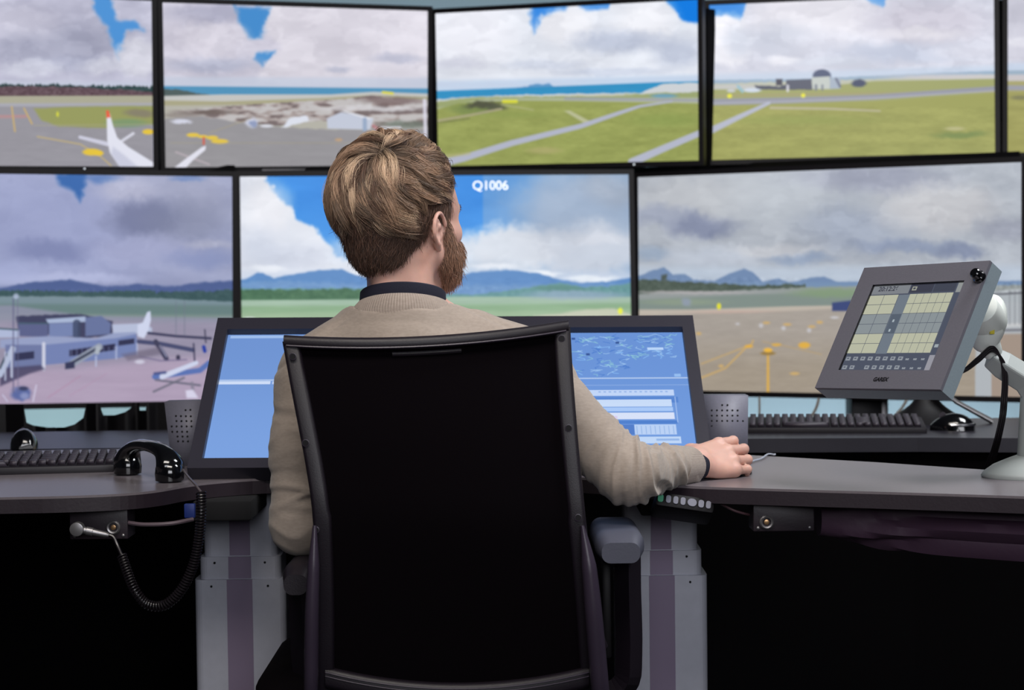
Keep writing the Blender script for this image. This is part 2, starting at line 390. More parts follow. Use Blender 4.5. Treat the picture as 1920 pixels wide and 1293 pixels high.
def paint_T4(c):
    c.clouds(0, 150, 12, 90, 36, 35)
    c.poly([(1325, -10), (1402, -10), (1398, 12), (1390, 40), (1370, 30), (1325, 26)], (48, 138, 226), 1, 4, 12, 10)
    c.poly([(1618, -10), (1665, -10), (1655, 14), (1630, 6)], (70, 150, 228), .9, 4, 12, 8)
    c.ell(1362, 75, 48, 50, (240, 240, 248), .95, .25, 18, 14); c.ell(1385, 75, 26, 26, (196, 204, 222), .6, .6, 16, 8)
    c.ell(1520, 30, 110, 60, (238, 236, 244), .8, .4, 28, 14); c.ell(1470, 75, 60, 30, (200, 206, 222), .7, .6, 24, 10); c.ell(1540, 90, 70, 26, (212, 214, 228), .7, .6, 24, 10)
    c.ell(1740, 40, 110, 36, (206, 202, 216), .8, .6, 24, 10); c.ell(1720, 62, 80, 10, (232, 230, 238), .7, .6, 18, 10); c.ell(1690, 100, 120, 16, (196, 204, 224), .75, .7, 20, 10)
    c.ell(1470, 113, 28, 9, (238, 238, 246), .8, .5, 10, 8); c.ell(1800, 98, 60, 12, (226, 226, 238), .6, .6, 16, 8); c.ell(1560, 118, 70, 10, (214, 220, 234), .7, .6, 14, 8)
    c.curve_below([(1320, 140), (1900, 122)], (196, 210, 230), .8, 7)
    c.curve_below([(1320, 150), (1500, 148), (1640, 142), (1900, 131)], (150, 174, 196), .9, 2, 2)
    c.curve_below([(1320, 158), (1500, 152), (1640, 148), (1900, 138)], (190, 192, 176), 1, 2, 3)
    c.ell(1800, 144, 130, 5, (206, 202, 206), .8, .5, 0, 3); c.ell(1385, 164, 60, 5, (196, 196, 200), .7, .5)
    c.curve_below([(1320, 168), (1500, 166), (1640, 152), (1900, 147)], (160, 164, 108), 1, 2)
    c.line([(1320, 180), (1440, 178), (1900, 171)], 3, (170, 150, 130), .5)
    c.line([(1320, 192), (1480, 188), (1640, 182), (1900, 163)], 13, (150, 152, 164), 1, 8, 2)
    c.line([(1320, 194), (1480, 190), (1640, 184), (1900, 168)], 3, (180, 182, 192), .6)
    c.curve_below([(1320, 198), (1480, 195), (1640, 190), (1900, 172)], (158, 160, 92), 1, 2)
    g = c.Y > 200
    c.mottle(g, 12, 50, 9, 44, (1, .95, .7)); c.mottle(g, 7, 9, 3, 45, (1, 1, .7))
    c.ell(1500, 225, 120, 8, (146, 158, 86), .5, .7); c.ell(1800, 252, 45, 6, (116, 136, 78), .8, .6, 8, 6); c.ell(1790, 241, 18, 3.5, (190, 186, 140), .8, .5)
    c.line([(1326, 248), (1380, 222), (1442, 193)], 13, (180, 184, 202), 1, 6, 1.5)
    c.line([(1445, 202), (1560, 204), (1650, 208)], 5, (188, 180, 160), .8, 3)
    # hangar and buildings on the horizon
    c.poly([(1415, 160), (1460, 162), (1520, 150), (1524, 168), (1420, 168)], (84, 88, 104), 1, 1.5, 0, 3)
    c.poly([(1455, 148), (1467, 148), (1467, 160), (1455, 160)], (78, 78, 92), 1, 1.5)
    c.poly([(1474, 150), (1522, 148), (1522, 167), (1474, 167)], (92, 96, 112), 1, 1.2)
    c.ell(1541, 142, 17, 12, (86, 96, 124), 1, .15); c.poly([(1522, 145), (1556, 143), (1556, 167), (1523, 167)], (196, 202, 198), 1, 1.2)
    c.line([(1530, 160), (1530, 168)], 5, (120, 126, 140), .8); c.line([(1542, 160), (1542, 168)], 4, (120, 126, 140), .8)
    c.poly([(1556, 146), (1576, 146), (1576, 166), (1556, 167)], (168, 180, 196), 1, 1.2); c.line([(1568, 148), (1575, 162)], 5, (96, 100, 124), .7)
    c.ell(1610, 156, 14, 7, (74, 82, 108), 1, .3, 0, 4)
    c.ell(1410, 169, 17, 4, (206, 216, 230), 1, .3); c.line([(1384, 162), (1392, 171)], 6, (150, 190, 205), .9); c.ell(1371, 170, 8, 3, (200, 204, 214), .9)
    c.line([(1477, 161), (1477, 170)], 5, (214, 214, 222), .9); c.ell(1368, 180, 4.5, 4, (232, 228, 70), 1, .3); c.ell(1506, 179, 4, 4, (232, 228, 70), 1, .3)
def paint_T5(c):
    c.clouds(0, 140, 14, 70, 30, 51)
    c.ell(1915, 78, 30, 10, (230, 230, 240), .7, .5, 14, 8); c.curve_below([(1880, 118), (2400, 112)], (190, 206, 228), .8, 6)
    c.curve_below([(1880, 132), (2400, 128)], (150, 172, 192), 1, 2); c.curve_below([(1880, 140), (2400, 136)], (196, 192, 196), 1, 2)
    c.curve_below([(1880, 152), (2400, 148)], (164, 160, 108), 1, 2); c.line([(1880, 165), (2400, 158)], 9, (152, 154, 166), 1)
    c.curve_below([(1880, 172), (2400, 166)], (158, 156, 92), 1, 2); c.mottle(c.Y > 174, 12, 40, 9, 55, (1, .95, .7)); c.ell(1912, 183, 16, 4, (110, 110, 84), .7, .6)
def paint_L1(c):
    c.clouds(0, 540, 20, 120, 40, 71)
    c.ell(90, 430, 200, 130, (152, 160, 202), .55, .7, 30)
    c.ell(330, 380, 110, 60, (176, 178, 198), .5, .7, 30, 10)
    c.poly([(105, 325), (162, 325), (160, 345), (152, 380), (140, 362), (112, 345)], (42, 96, 168), .95, 6, 14, 8); c.ell(190, 334, 32, 8, (70, 112, 178), .7, .6, 10, 6); c.ell(350, 334, 30, 6, (90, 122, 180), .6, .6, 10, 6)
    c.ell(235, 355, 50, 24, (182, 184, 208), .8, .5, 20, 10)
    c.ell(270, 412, 68, 34, (112, 118, 152), .85, .5, 26, 14); c.ell(350, 418, 75, 38, (128, 134, 162), .6, .6, 26, 12)
    c.ell(100, 472, 75, 22, (120, 128, 170), .75, .6, 26, 12); c.ell(270, 470, 90, 26, (166, 170, 204), .6, .6, 20, 10); c.ell(395, 458, 45, 8, (186, 188, 208), .6, .6, 14, 8)
    c.ell(380, 486, 60, 16, (128, 140, 184), .6, .7, 16, 8); c.ell(130, 523, 120, 10, (184, 190, 224), .7, .6, 14, 8); c.ell(20, 510, 50, 20, (172, 180, 218), .6, .6, 14)
    c.curve_below([(-400, 540), (0, 540), (60, 528), (130, 524), (200, 537), (260, 532), (320, 537), (380, 529), (440, 526)], (74, 92, 142), .95, 3, 4)
    c.curve_below([(-400, 538), (440, 536)], (84, 100, 150), .4, 6)
    tr = np.interp(c.X, [-400, 0, 50, 150, 210, 212, 290, 292, 300, 440], [546, 546, 546, 546, 548, 544, 545, 552, 546, 542])
    c.curve_below(list(zip([-400, 0, 50, 150, 210, 212, 290, 293, 300, 440], [546, 546, 546, 548, 548, 546, 546, 554, 548, 546])), (62, 88, 92), 1, 1.5, 4, 8, 5)
    c.mottle((c.Y > 540) & (c.Y < 560), 10, 5, 4, 73)
    c.curve_below([(-400, 553), (200, 556), (300, 559), (440, 566)], (122, 142, 152), 1, 2, 3)
    c.curve_below([(-400, 566), (440, 572)], (104, 128, 128), 1, 5); c.curve_below([(-400, 586), (440, 590)], (124, 142, 138), 1, 4)
    c.curve_below([(-400, 575), (20, 572), (160, 592), (440, 596)], (148, 146, 172), .75, 4)
    c.curve_below([(-400, 600), (440, 604)], (152, 146, 168), 1, 8); c.curve_below([(-400, 676), (120, 690), (440, 660)], (174, 158, 182), 1, 14)
    c.mottle(c.Y > 600, 6, 60, 8, 75)
    # terminal buildings
    roof, wall, dark, lt = (150, 160, 196), (112, 122, 164), (56, 58, 88), (182, 190, 220)
    c.poly([(30, 592), (150, 588), (212, 602), (212, 628), (160, 634), (34, 620)], dark, .9, 2, 0, 4)
    c.poly([(86, 598), (160, 593), (165, 603), (90, 606)], (168, 182, 212), 1, 1.5); c.poly([(34, 604), (90, 606), (90, 632), (36, 630)], (92, 98, 138), 1, 1.5)
    c.poly([(92, 606), (146, 604), (146, 630), (92, 632)], (118, 132, 176), 1, 1.5); c.poly([(160, 595), (190, 592), (208, 606), (206, 626), (160, 630)], (104, 116, 158), 1, 1.5)
    c.line([(144, 606), (144, 628)], 15, (62, 72, 100), .8); c.line([(36, 606), (90, 606)], 3, (70, 92, 108), .9)
    c.poly([(210, 608), (262, 606), (285, 614), (285, 624), (212, 626)], (182, 190, 216), 1, 1.5); 
    c.poly([(258, 608), (268, 604), (276, 585), (282, 583), (283, 600), (278, 620), (270, 634), (258, 630)], (206, 212, 236), 1, 1.5)
    c.poly([(-60, 612), (36, 618), (36, 632), (-60, 634)], (174, 184, 214), 1, 1.5); c.line([(-60, 612), (34, 618)], 3, (66, 90, 104), 1)
    c.poly([(0, 636), (90, 630), (180, 634), (212, 624), (254, 622), (256, 636), (90, 652), (0, 652)], roof, 1, 2)
    c.poly([(10, 646), (80, 646), (80, 690), (10, 694)], wall, 1, 1.5); c.poly([(84, 646), (216, 634), (256, 626), (258, 664), (216, 672), (84, 684)], (116, 130, 178), 1, 1.5)
    c.poly([(28, 662), (64, 658), (64, 672), (28, 676)], (52, 54, 84), 1, 1.2); c.poly([(130, 656), (216, 644), (216, 656), (130, 668)], (46, 46, 74), 1, 1.2); c.poly([(222, 638), (252, 634), (252, 644), (222, 648)], (52, 54, 84), 1, 1.2)
    for k in range(9): c.line([(134 + k * 10, 650), (134 + k * 10, 668)], 1.4, (128, 138, 180), .7)
    c.line([(82, 644), (82, 692)], 6, (206, 208, 226)); c.poly([(0, 690), (76, 684), (84, 692), (56, 700), (0, 724)], (76, 72, 102), .9, 3)
    c.line([(128, 686), (186, 650)], 13, (150, 158, 176)); c.line([(128, 684), (184, 652)], 5, (60, 66, 86)); c.line([(184, 652), (182, 660)], 9, (170, 178, 190))
    c.poly([(122, 680), (140, 676), (140, 690), (122, 692)], dark, 1, 1.5); c.line([(180, 668), (180, 686)], 3, lt, .9); c.line([(218, 650), (218, 672)], 3, lt, .8); c.line([(257, 640), (257, 664)], 3, lt, .8)
    c.line([(0, 702), (24, 654)], 11, (178, 188, 214)); c.line([(0, 690), (12, 664)], 4, (70, 84, 100)); c.line([(22, 650), (22, 706)], 4, (190, 196, 220)); c.line([(10, 660), (10, 712)], 3, (176, 182, 208))
    # jet bridges and apron
    c.line([(278, 624), (330, 630), (395, 634)], 5, (64, 64, 92)); c.line([(260, 640), (300, 644), (362, 656)], 8, (74, 78, 112)); c.line([(292, 640), (312, 672)], 9, (66, 66, 92)); c.line([(300, 648), (312, 668)], 3, (150, 152, 180), .8)
    c.line([(384, 618), (386, 642)], 2.5, (60, 60, 84)); c.line([(382, 650), (384, 658)], 7, (44, 66, 160)); c.line([(363, 644), (365, 676)], 3, (62, 60, 88)); c.ell(334, 670, 4, 5, (58, 56, 80))
    c.line([(262, 668), (300, 676), (350, 674)], 2.5, (112, 104, 140), .8); c.ell(262, 678, 9, 4, (206, 204, 222), .9, .4); c.poly([(228, 664), (300, 650), (300, 664), (240, 676)], (106, 98, 118), .6, 4)
    c.line([(290, 706), (375, 694), (392, 680)], 10, (92, 116, 180)); c.line([(304, 706), (368, 680)], 10, (204, 210, 234), 1, 8); c.line([(290, 700), (310, 698)], 5, (80, 88, 138))
    c.line([(292, 712), (375, 722)], 4, (104, 104, 122), .9); c.line([(288, 734), (345, 708)], 4, (108, 108, 124), .9); c.line([(360, 718), (362, 735)], 6, (130, 126, 144), .8); c.poly([(348, 732), (362, 730), (372, 746), (350, 746)], (214, 210, 232), 1, 2)
    c.ell(40, 738, 19, 13, (92, 106, 160), 1, .3, 0, 10); c.ell(44, 728, 9, 4, (58, 62, 92), .9, .4); c.ell(46, 742, 8, 6, (164, 170, 208), .6, .5)
    c.line([(68, 722), (62, 752)], 3, (206, 202, 226), .8); c.line([(5, 740), (14, 752)], 2.5, (200, 198, 224), .8)
    c.line([(25, 560), (25, 735)], 2.5, (96, 96, 130), .8); c.line([(33, 560), (34, 735)], 2, (110, 108, 140), .6); c.ell(30, 555, 5, 5, (180, 190, 218), .8)
    for x in (330, 346): c.line([(x, 565), (x, 628)], 2, (112, 118, 136), .6)
    c.line([(90, 745), (150, 705)], 2, (176, 130, 160), .5); c.line([(130, 742), (200, 700)], 2, (176, 140, 170), .4)
def paint_L2(c):
    blue = (52, 138, 224)
    c.c[:] = blue
    c.curve_below([(400, 460), (1200, 460)], (108, 172, 232), .55, 110)
    c.poly([(400, 300), (500, 300), (510, 360), (520, 376), (545, 382), (562, 410), (590, 420), (604, 445), (620, 460), (630, 480), (700, 500), (700, 560), (400, 560)], (222, 226, 236), 1, 5, 26, 16)
    c.ell(500, 395, 40, 50, (236, 236, 242), .7, .6, 20, 10); c.ell(490, 470, 50, 40, (196, 204, 222), .6, .7, 24, 10); c.ell(560, 480, 50, 24, (206, 212, 228), .7, .7, 24, 8); c.ell(520, 506, 60, 7, (228, 232, 242), .7, .6, 10, 6)
    c.ell(655, 470, 40, 26, (206, 216, 232), .6, .7, 20, 10)
    c.put(sst(903, 908, c.X) * .42, (150, 172, 204)); c.put(sst(975, 1040, c.X) * .55, (160, 176, 198))
    c.ell(1090, 400, 130, 80, (168, 180, 200), .75, .5, 30, 12); c.ell(960, 470, 95, 46, (226, 230, 238), .95, .35, 22, 16); c.ell(1110, 470, 110, 50, (204, 210, 222), .9, .45, 26, 14)
    c.ell(880, 480, 40, 40, (222, 228, 238), .8, .5, 20, 12); c.ell(930, 505, 80, 14, (204, 214, 228), .7, .6, 16, 8); c.ell(1130, 450, 60, 10, (214, 218, 228), .6, .6, 16, 8); c.ell(1150, 350, 50, 30, (176, 184, 198), .6, .7, 20)
    c.clouds(0, 515, 9, 70, 30, 81)
    c.curve_below([(400, 508), (1200, 510)], (204, 214, 232), .75, 10)
    c.ell(925, 500, 40, 5, (236, 240, 248), .8, .5, 8, 6); c.ell(1010, 512, 40, 5, (240, 244, 250), .9, .5, 8, 5); c.ell(1110, 522, 45, 6, (232, 238, 246), .9, .5, 8, 5); c.ell(505, 502, 26, 6, (234, 238, 246), .8, .5, 8, 6); c.ell(665, 512, 26, 5, (238, 242, 248), .8, .5, 8, 5)
    c.curve_below([(400, 536), (462, 522), (484, 511), (492, 511), (512, 521), (560, 512), (600, 506), (640, 504), (664, 514), (700, 524), (860, 516), (900, 508), (960, 506), (1010, 512), (1050, 524), (1090, 530), (1140, 528), (1190, 518)], (92, 138, 194), 1, 2.5, 3)
    c.curve_below([(400, 532), (520, 526), (600, 530), (700, 534), (900, 534), (1190, 532)], (116, 154, 200), .8, 5, 8)
    c.mottle((c.Y > 520) & (c.Y < 548), 7, 14, 5, 84)
    c.curve_below([(400, 545), (456, 541), (700, 541), (860, 552), (900, 552), (940, 547), (1000, 538), (1050, 530), (1090, 538), (1140, 538), (1190, 528)], (102, 150, 150), .95, 2, 4, 3, 9)
    c.curve_below([(400, 546), (456, 544), (700, 543), (705, 560)], (72, 112, 84), 1, 1.5, 4, 8, 8)
    c.mottle((c.Y > 538) & (c.Y < 566), 14, 7, 6, 86, (1, 1, .8))
    c.curve_below([(400, 563), (700, 561), (860, 556), (1190, 556)], (160, 186, 166), 1, 2)
    c.ell(1080, 553, 90, 8, (152, 172, 196), .7, .5, 6, 4); c.ell(1050, 541, 50, 5, (92, 136, 128), .7, .5, 6, 6)
    c.curve_below([(400, 574), (1190, 568)], (138, 172, 136), .9, 4); c.curve_below([(400, 588), (1190, 580)], (160, 186, 154), .8, 5)
    c.mottle(c.Y > 560, 7, 60, 5, 88); c.poly([(1000, 592), (1100, 580), (1150, 578), (1186, 590), (1186, 600), (1000, 600)], (206, 204, 186), .8, 3, 6)
    c.ell(1163, 583, 4.5, 6, (232, 238, 70), 1, .4); c.ell(468, 597, 12, 3, (220, 224, 230), .8)
def paint_L3(c):
    c.clouds(0, 520, 15, 110, 40, 91, (1, 1, .95))
    c.ell(1300, 370, 110, 46, (196, 198, 202), .6, .6, 26, 10); c.ell(1320, 424, 62, 22, (132, 140, 166), .9, .55, 24, 14); c.ell(1240, 405, 60, 18, (154, 162, 184), .7, .6, 22, 12)
    c.ell(1460, 380, 90, 60, (192, 198, 206), .6, .7, 30, 10); c.ell(1640, 335, 130, 24, (156, 160, 180), .7, .7, 24, 10); c.ell(1600, 430, 90, 40, (160, 170, 190), .7, .7, 26, 12)
    c.ell(1760, 390, 110, 44, (200, 200, 204), .8, .5, 30, 14); c.ell(1700, 462, 90, 12, (144, 156, 182), .8, .6, 20, 10); c.ell(1800, 470, 42, 14, (132, 142, 168), .9, .5, 14, 10); c.ell(1890, 430, 50, 20, (156, 160, 176), .7, .6, 16, 8)
    c.ell(1330, 482, 90, 18, (196, 204, 218), .7, .6, 20, 10); c.ell(1500, 485, 60, 10, (148, 164, 190), .8, .6, 18, 10); c.ell(1450, 470, 70, 10, (204, 206, 212), .7, .6, 16, 8); c.ell(1220, 478, 30, 14, (150, 168, 192), .7, .6, 14, 8)
    c.curve_below([(1190, 500), (1930, 498)], (190, 204, 222), .7, 12); c.clouds(0, 530, 6, 30, 10, 95)
    c.curve_below([(1190, 520), (1225, 506), (1245, 501), (1262, 514), (1285, 513), (1300, 524), (1340, 526), (1375, 510), (1395, 503), (1412, 510), (1430, 528), (1460, 522), (1480, 530), (1520, 520), (1545, 518), (1570, 528), (1930, 526)], (116, 140, 176), 1, 2.5, 3)
    c.curve_below([(1190, 528), (1330, 531), (1430, 529), (1930, 530)], (122, 148, 180), .7, 3)
    c.curve_below([(1190, 524), (1240, 526), (1320, 530), (1400, 536), (1510, 533), (1512, 545), (1520, 560)], (84, 96, 88), 1, 1.5, 4, 4, 6)
    c.poly([(1240, 526), (1240, 516), (1252, 514), (1250, 526)], (82, 92, 88), 1, 2, 0, 3)
    c.mottle((c.Y > 520) & (c.Y < 552) & (c.X < 1510), 14, 6, 5, 97)
    c.curve_below([(1190, 552), (1240, 548), (1340, 546), (1450, 541), (1560, 537), (1930, 534)], (150, 156, 156), 1, 2, 4); c.ell(1300, 548, 110, 3, (178, 174, 176), .8, .6, 4, 4)
    c.curve_below([(1190, 562), (1400, 552), (1560, 548), (1930, 546)], (128, 142, 136), .9, 4); c.ell(1560, 548, 70, 9, (132, 154, 124), .9, .6, 6, 4); c.ell(1280, 566, 70, 6, (144, 158, 138), .7, .6)
    c.curve_below([(1190, 580), (1300, 580), (1480, 574), (1930, 566)], (196, 184, 172), .9, 2); c.ell(1390, 585, 90, 3, (206, 168, 158), .5, .6)
    c.curve_below([(1190, 592), (1300, 588), (1400, 586), (1500, 582), (1570, 578), (1930, 574)], (168, 160, 152), 1, 3)
    c.curve_below([(1190, 660), (1930, 650)], (160, 148, 132), .8, 50); c.mottle(c.Y > 584, 6, 50, 9, 99, (1, .97, .9)); c.mottle(c.Y > 584, 4, 14, 3, 101)
    c.poly([(1560, 567), (1596, 563), (1596, 583), (1560, 583)], (66, 78, 124), 1, 1.5); c.ell(1287, 566, 9, 7, (146, 156, 178), .8, .5, 0, 5); c.ell(1348, 574, 4, 6, (226, 222, 60), 1, .3)
    yl = (226, 176, 72)
    c.line([(1440, 740), (1440, 662)], 5, yl, .85, 4); c.line([(1315, 708), (1360, 690), (1398, 652), (1410, 644), (1412, 638)], 3, (206, 170, 104), .9, 3)
    c.line([(1315, 682), (1398, 650)], 2.5, (206, 170, 104), .7); c.ell(1404, 649, 8, 3, yl, .95, .3); c.ell(1440, 662, 14, 4, (150, 122, 70), .9, .3); c.ell(1440, 656, 8, 4, (236, 184, 70), 1, .3)
    c.ell(1508, 647, 11, 6, yl, .95, .3); c.ell(1456, 646, 9, 3, yl, .9, .3); c.line([(1430, 640), (1470, 648), (1540, 664)], 2, (190, 160, 110), .6)
    for q in ((1437, 605, 7, 2.5), (1476, 608, 8, 2.5), (1522, 612, 7, 2.5), (1537, 604, 6, 3), (1352, 686, 5, 3), (1490, 700, 9, 3), (1310, 625, 5, 3)): c.ell(*q, (206, 172, 112), .9, .4)
    for q in ((1427, 610, 4, 4), (1469, 615, 4, 4), (1517, 619, 4, 4), (1383, 607, 4, 2), (1565, 595, 8, 2.5)): c.ell(*q, (206, 206, 214), .7, .5)
    # fence, ramp and vehicles at the far right
    c.curve_below([(1830, 548), (1930, 540)], (176, 182, 188), .95, 3); c.line([(1860, 552), (1930, 548)], 4, (96, 98, 106), .8); c.mottle((c.X > 1860) & (c.Y > 530) & (c.Y < 550), 26, 4, 4, 103)
    c.line([(1880, 610), (1930, 608)], 7, (198, 200, 202), .9); c.line([(1880, 619), (1930, 618)], 5, (112, 112, 120), .8); c.curve_below([(1860, 626), (1930, 625)], (160, 142, 128), .9, 3)
    for x in (1893, 1903, 1912): c.line([(x, 545), (x, 608)], 1.5, (110, 112, 120), .7)
def paint_D(c):
    """desk display: u,v running 0..1000 x 0..400 (x right, y down)"""
    X, Y = c.X, c.Y
    c.put(sst(0, 400, Y), (124, 162, 224))
    c.put(sst(430, 700, X) * .35, (98, 146, 222))
    top = (Y < 148)
    hl = (196, 214, 242)
    def r(x0, y0, x1, y1, col, a=1.0): c.poly([(x0, y0), (x1, y0), (x1, y1), (x0, y1)], col, a, .8)
    r(6, 3, 150, 12, (160, 190, 235)); r(155, 4, 178, 11, (150, 184, 232)); r(182, 4, 212, 11, (150, 184, 232)); r(216, 3, 420, 11, (86, 132, 212), .6)
    r(0, 147, 1000, 151, hl, .8); r(0, 152, 110, 162, (206, 220, 246)); r(114, 153, 150, 162, (190, 208, 242)); r(154, 153, 184, 161, (190, 208, 242))
    r(650, 170, 1000, 172, (190, 210, 240), .4)
    c.line([(205, 60), (200, 90), (210, 118), (232, 128)], 2, (150, 195, 240), .7); c.line([(205, 60), (222, 50), (240, 48)], 2, (150, 195, 240), .7)
    rs = np.random.RandomState(4)
    for k in range(150):
        x = rs.uniform(765, 975) ; y = rs.uniform(10, 140)
        if x > 880 and y > 85 or x > 840 and y > 115: continue
        pts = [(x, y)]
        for j in range(rs.randint(2, 5)): x += rs.uniform(-15, 15); y += rs.uniform(-7, 7); pts.append((x, min(y, 142)))
        col = [(150, 205, 255), (176, 214, 246), (70, 118, 200), (150, 208, 214)][rs.randint(4)]
        c.line(pts, 1.6, col, .75, soft=.7)
    for x, y in ((756, 16), (786, 68), (852, 30)): r(x, y, x + 8, y + 7, (58, 88, 150))
    r(920, 50, 955, 58, (190, 216, 250)); r(972, 136, 986, 145, (150, 190, 240))
    def q(x0, y0, x1, y1, col, a=1.0): r(793 + (x0 - 700) * .725, y0, 793 + (x1 - 700) * .725, y1, col, a)
    q(660, 186, 940, 204, (205, 222, 250), .95); q(640, 187, 940, 203, (186, 208, 246), .5); q(660, 208, 950, 226, (84, 130, 206), .8); q(700, 216, 930, 238, (206, 224, 250), .95); q(700, 240, 932, 252, (176, 206, 250), .9)
    q(700, 256, 934, 276, (222, 230, 250), .95); q(705, 266, 770, 274, (214, 190, 232), .6); q(700, 280, 940, 290, (78, 126, 204), .9); q(700, 292, 816, 322, (78, 120, 196), .8); q(816, 292, 935, 322, (190, 212, 246), .95)
    for k in range(9): q(822 + k * 13, 296, 823.8 + k * 13, 320, (120, 160, 220), .7)
    q(700, 328, 945, 348, (196, 218, 248), .95); q(875, 334, 940, 340, (120, 160, 222), .6); q(940, 208, 943, 286, (180, 204, 244), .7)
    for k in range(14): q(720 + k * 15, 190, 727 + k * 15, 194, (120, 158, 222), .6)
PAINT = dict(T1=(paint_T1, (192, 192, 212)), T2=(paint_T2, (204, 201, 216)), T3=(paint_T3, (226, 230, 240)), T4=(paint_T4, (214, 216, 230)), T5=(paint_T5, (204, 204, 218)),
             L1=(paint_L1, (158, 164, 196)), L2=(paint_L2, (60, 140, 224)), L3=(paint_L3, (178, 184, 194)), D=(paint_D, (112, 148, 210)))

BILLOW = {'T1': (150, 20, 60, 26, 3), 'T2': (150, 18, 60, 26, 5), 'T3': (148, 17, 60, 26, 9), 'T4': (138, 19, 60, 26, 12), 'T5': (130, 16, 60, 26, 15), 'L1': (520, 17, 95, 44, 17), 'L2': (505, 14, 95, 44, 19), 'L3': (505, 18, 95, 44, 23)}
def picture_mesh(name, w, h, nx, ny, key, quad, gain=1.0):
    """display surface w x h in the XZ plane facing -Y, its picture held per vertex. quad = picture coordinates of the TL TR BR BL corners"""
    u, v = np.meshgrid(np.linspace(0, 1, nx + 1), np.linspace(0, 1, ny + 1)); u = u.ravel(); v = v.ravel()
    q = np.array(quad, float)
    A = []; B = []
    for (uu, vv), (x, y) in zip(((0, 0), (1, 0), (1, 1), (0, 1)), q):   # homography
        A.append([uu, vv, 1, 0, 0, 0, -uu * x, -vv * x]); B.append(x); A.append([0, 0, 0, uu, vv, 1, -uu * y, -vv * y]); B.append(y)
    hh = np.linalg.solve(np.array(A), np.array(B)); d = hh[6] * u + hh[7] * v + 1
    X = (hh[0] * u + hh[1] * v + hh[2]) / d; Y = (hh[3] * u + hh[4] * v + hh[5]) / d
    fn, base = PAINT[key]
    c = Canvas(X, Y, base, seed=sum(map(ord, key))); fn(c)
    if key in BILLOW: c.billow(*BILLOW[key])
    rgb = lin(np.clip(c.c, 0, 255)) * gain
    co = np.stack([(u - .5) * w, u * 0, (.5 - v) * h], 1)
    idx = np.arange((nx + 1) * (ny + 1)).reshape(ny + 1, nx + 1)
    f = np.stack([idx[:-1, :-1], idx[1:, :-1], idx[1:, 1:], idx[:-1, 1:]], -1).reshape(-1, 4)
    me = bpy.data.meshes.new(name)
    me.vertices.add(len(co)); me.vertices.foreach_set('co', co.astype(np.float32).ravel())
    me.loops.add(f.size); me.loops.foreach_set('vertex_index', f.astype(np.int32).ravel())
    me.polygons.add(len(f)); me.polygons.foreach_set('loop_start', np.arange(0, f.size, 4, dtype=np.int32)); me.polygons.foreach_set('loop_total', np.full(len(f), 4, np.int32))
    me.update(calc_edges=True)
    a = me.color_attributes.new('picture', 'FLOAT_COLOR', 'POINT')
    a.data.foreach_set('color', np.concatenate([rgb, np.ones((len(rgb), 1))], 1).astype(np.float32).ravel())
    return me
# ---------------------------------------------------------------- display wall
UPW, LOW = 0.8859, 1.21
M['picture'] = attr_mat('display picture', 1.0)
M['text_white'] = mat('white display lettering', (240, 244, 250), 0.5, emit=(235, 240, 248), estr=0.95)
M['dark_post'] = mat('dark painted steel', (22, 19, 26), 0.5, bump=0.05)
TVS = [
 ('T1', UPW, (-1.483, 5.3484, 0.607, 0.4559, 0.0807, 0.0126), 'upper row display showing an airliner tail fin and a ridge of dark trees', 430, 240),
 ('T2', UPW, (-0.6608, 5.7668, 0.6231, 0.4759, 0.0953, 0.0281), 'upper row display showing a low pale hangar beside rocky ground', 500, 280),
 ('T3', UPW, (0.1778, 5.8469, 0.6266, -0.3576, 0.0476, -0.0132), 'upper row display showing green grass, blue sea and a far island', 500, 280),
 ('T4', UPW, (1.0828, 5.7761, 0.6317, -0.1837, -0.0345, 0.0026), 'upper row display showing wide grass and a domed hangar on the horizon', 500, 280),
 ('T5', UPW, (1.978, 5.55, 0.632, -0.36, -0.03, 0.0), 'upper row display cut off by the photo edge, a sliver of cloud and grass', 240, 135),
 ('L1', LOW, (-1.4379, 5.3863, -0.0062, 0.2363, 0.0362, -0.0104), 'large lower display showing a terminal building with parked aircraft under dark cloud', 640, 360),
 ('L2', LOW, (-0.2288, 5.6416, -0.0074, 0.090, -0.064, -0.0012), 'large lower display behind the man with blue sky and the text Q1006', 640, 360),
 ('L3', LOW, (0.9462, 5.5487, -0.0124, -0.4809, -0.0018, -0.001), 'large lower display showing a grey apron with yellow markings and far mountains', 640, 360),
]
def tv_quad(o, w, h):
    q = []
    for sx, sz in ((-1, 1), (1, 1), (1, -1), (-1, -1)):
        q.append(pix(o @ Vector((sx * w / 2, 0, sz * h / 2))))
    return q
TVM = {}
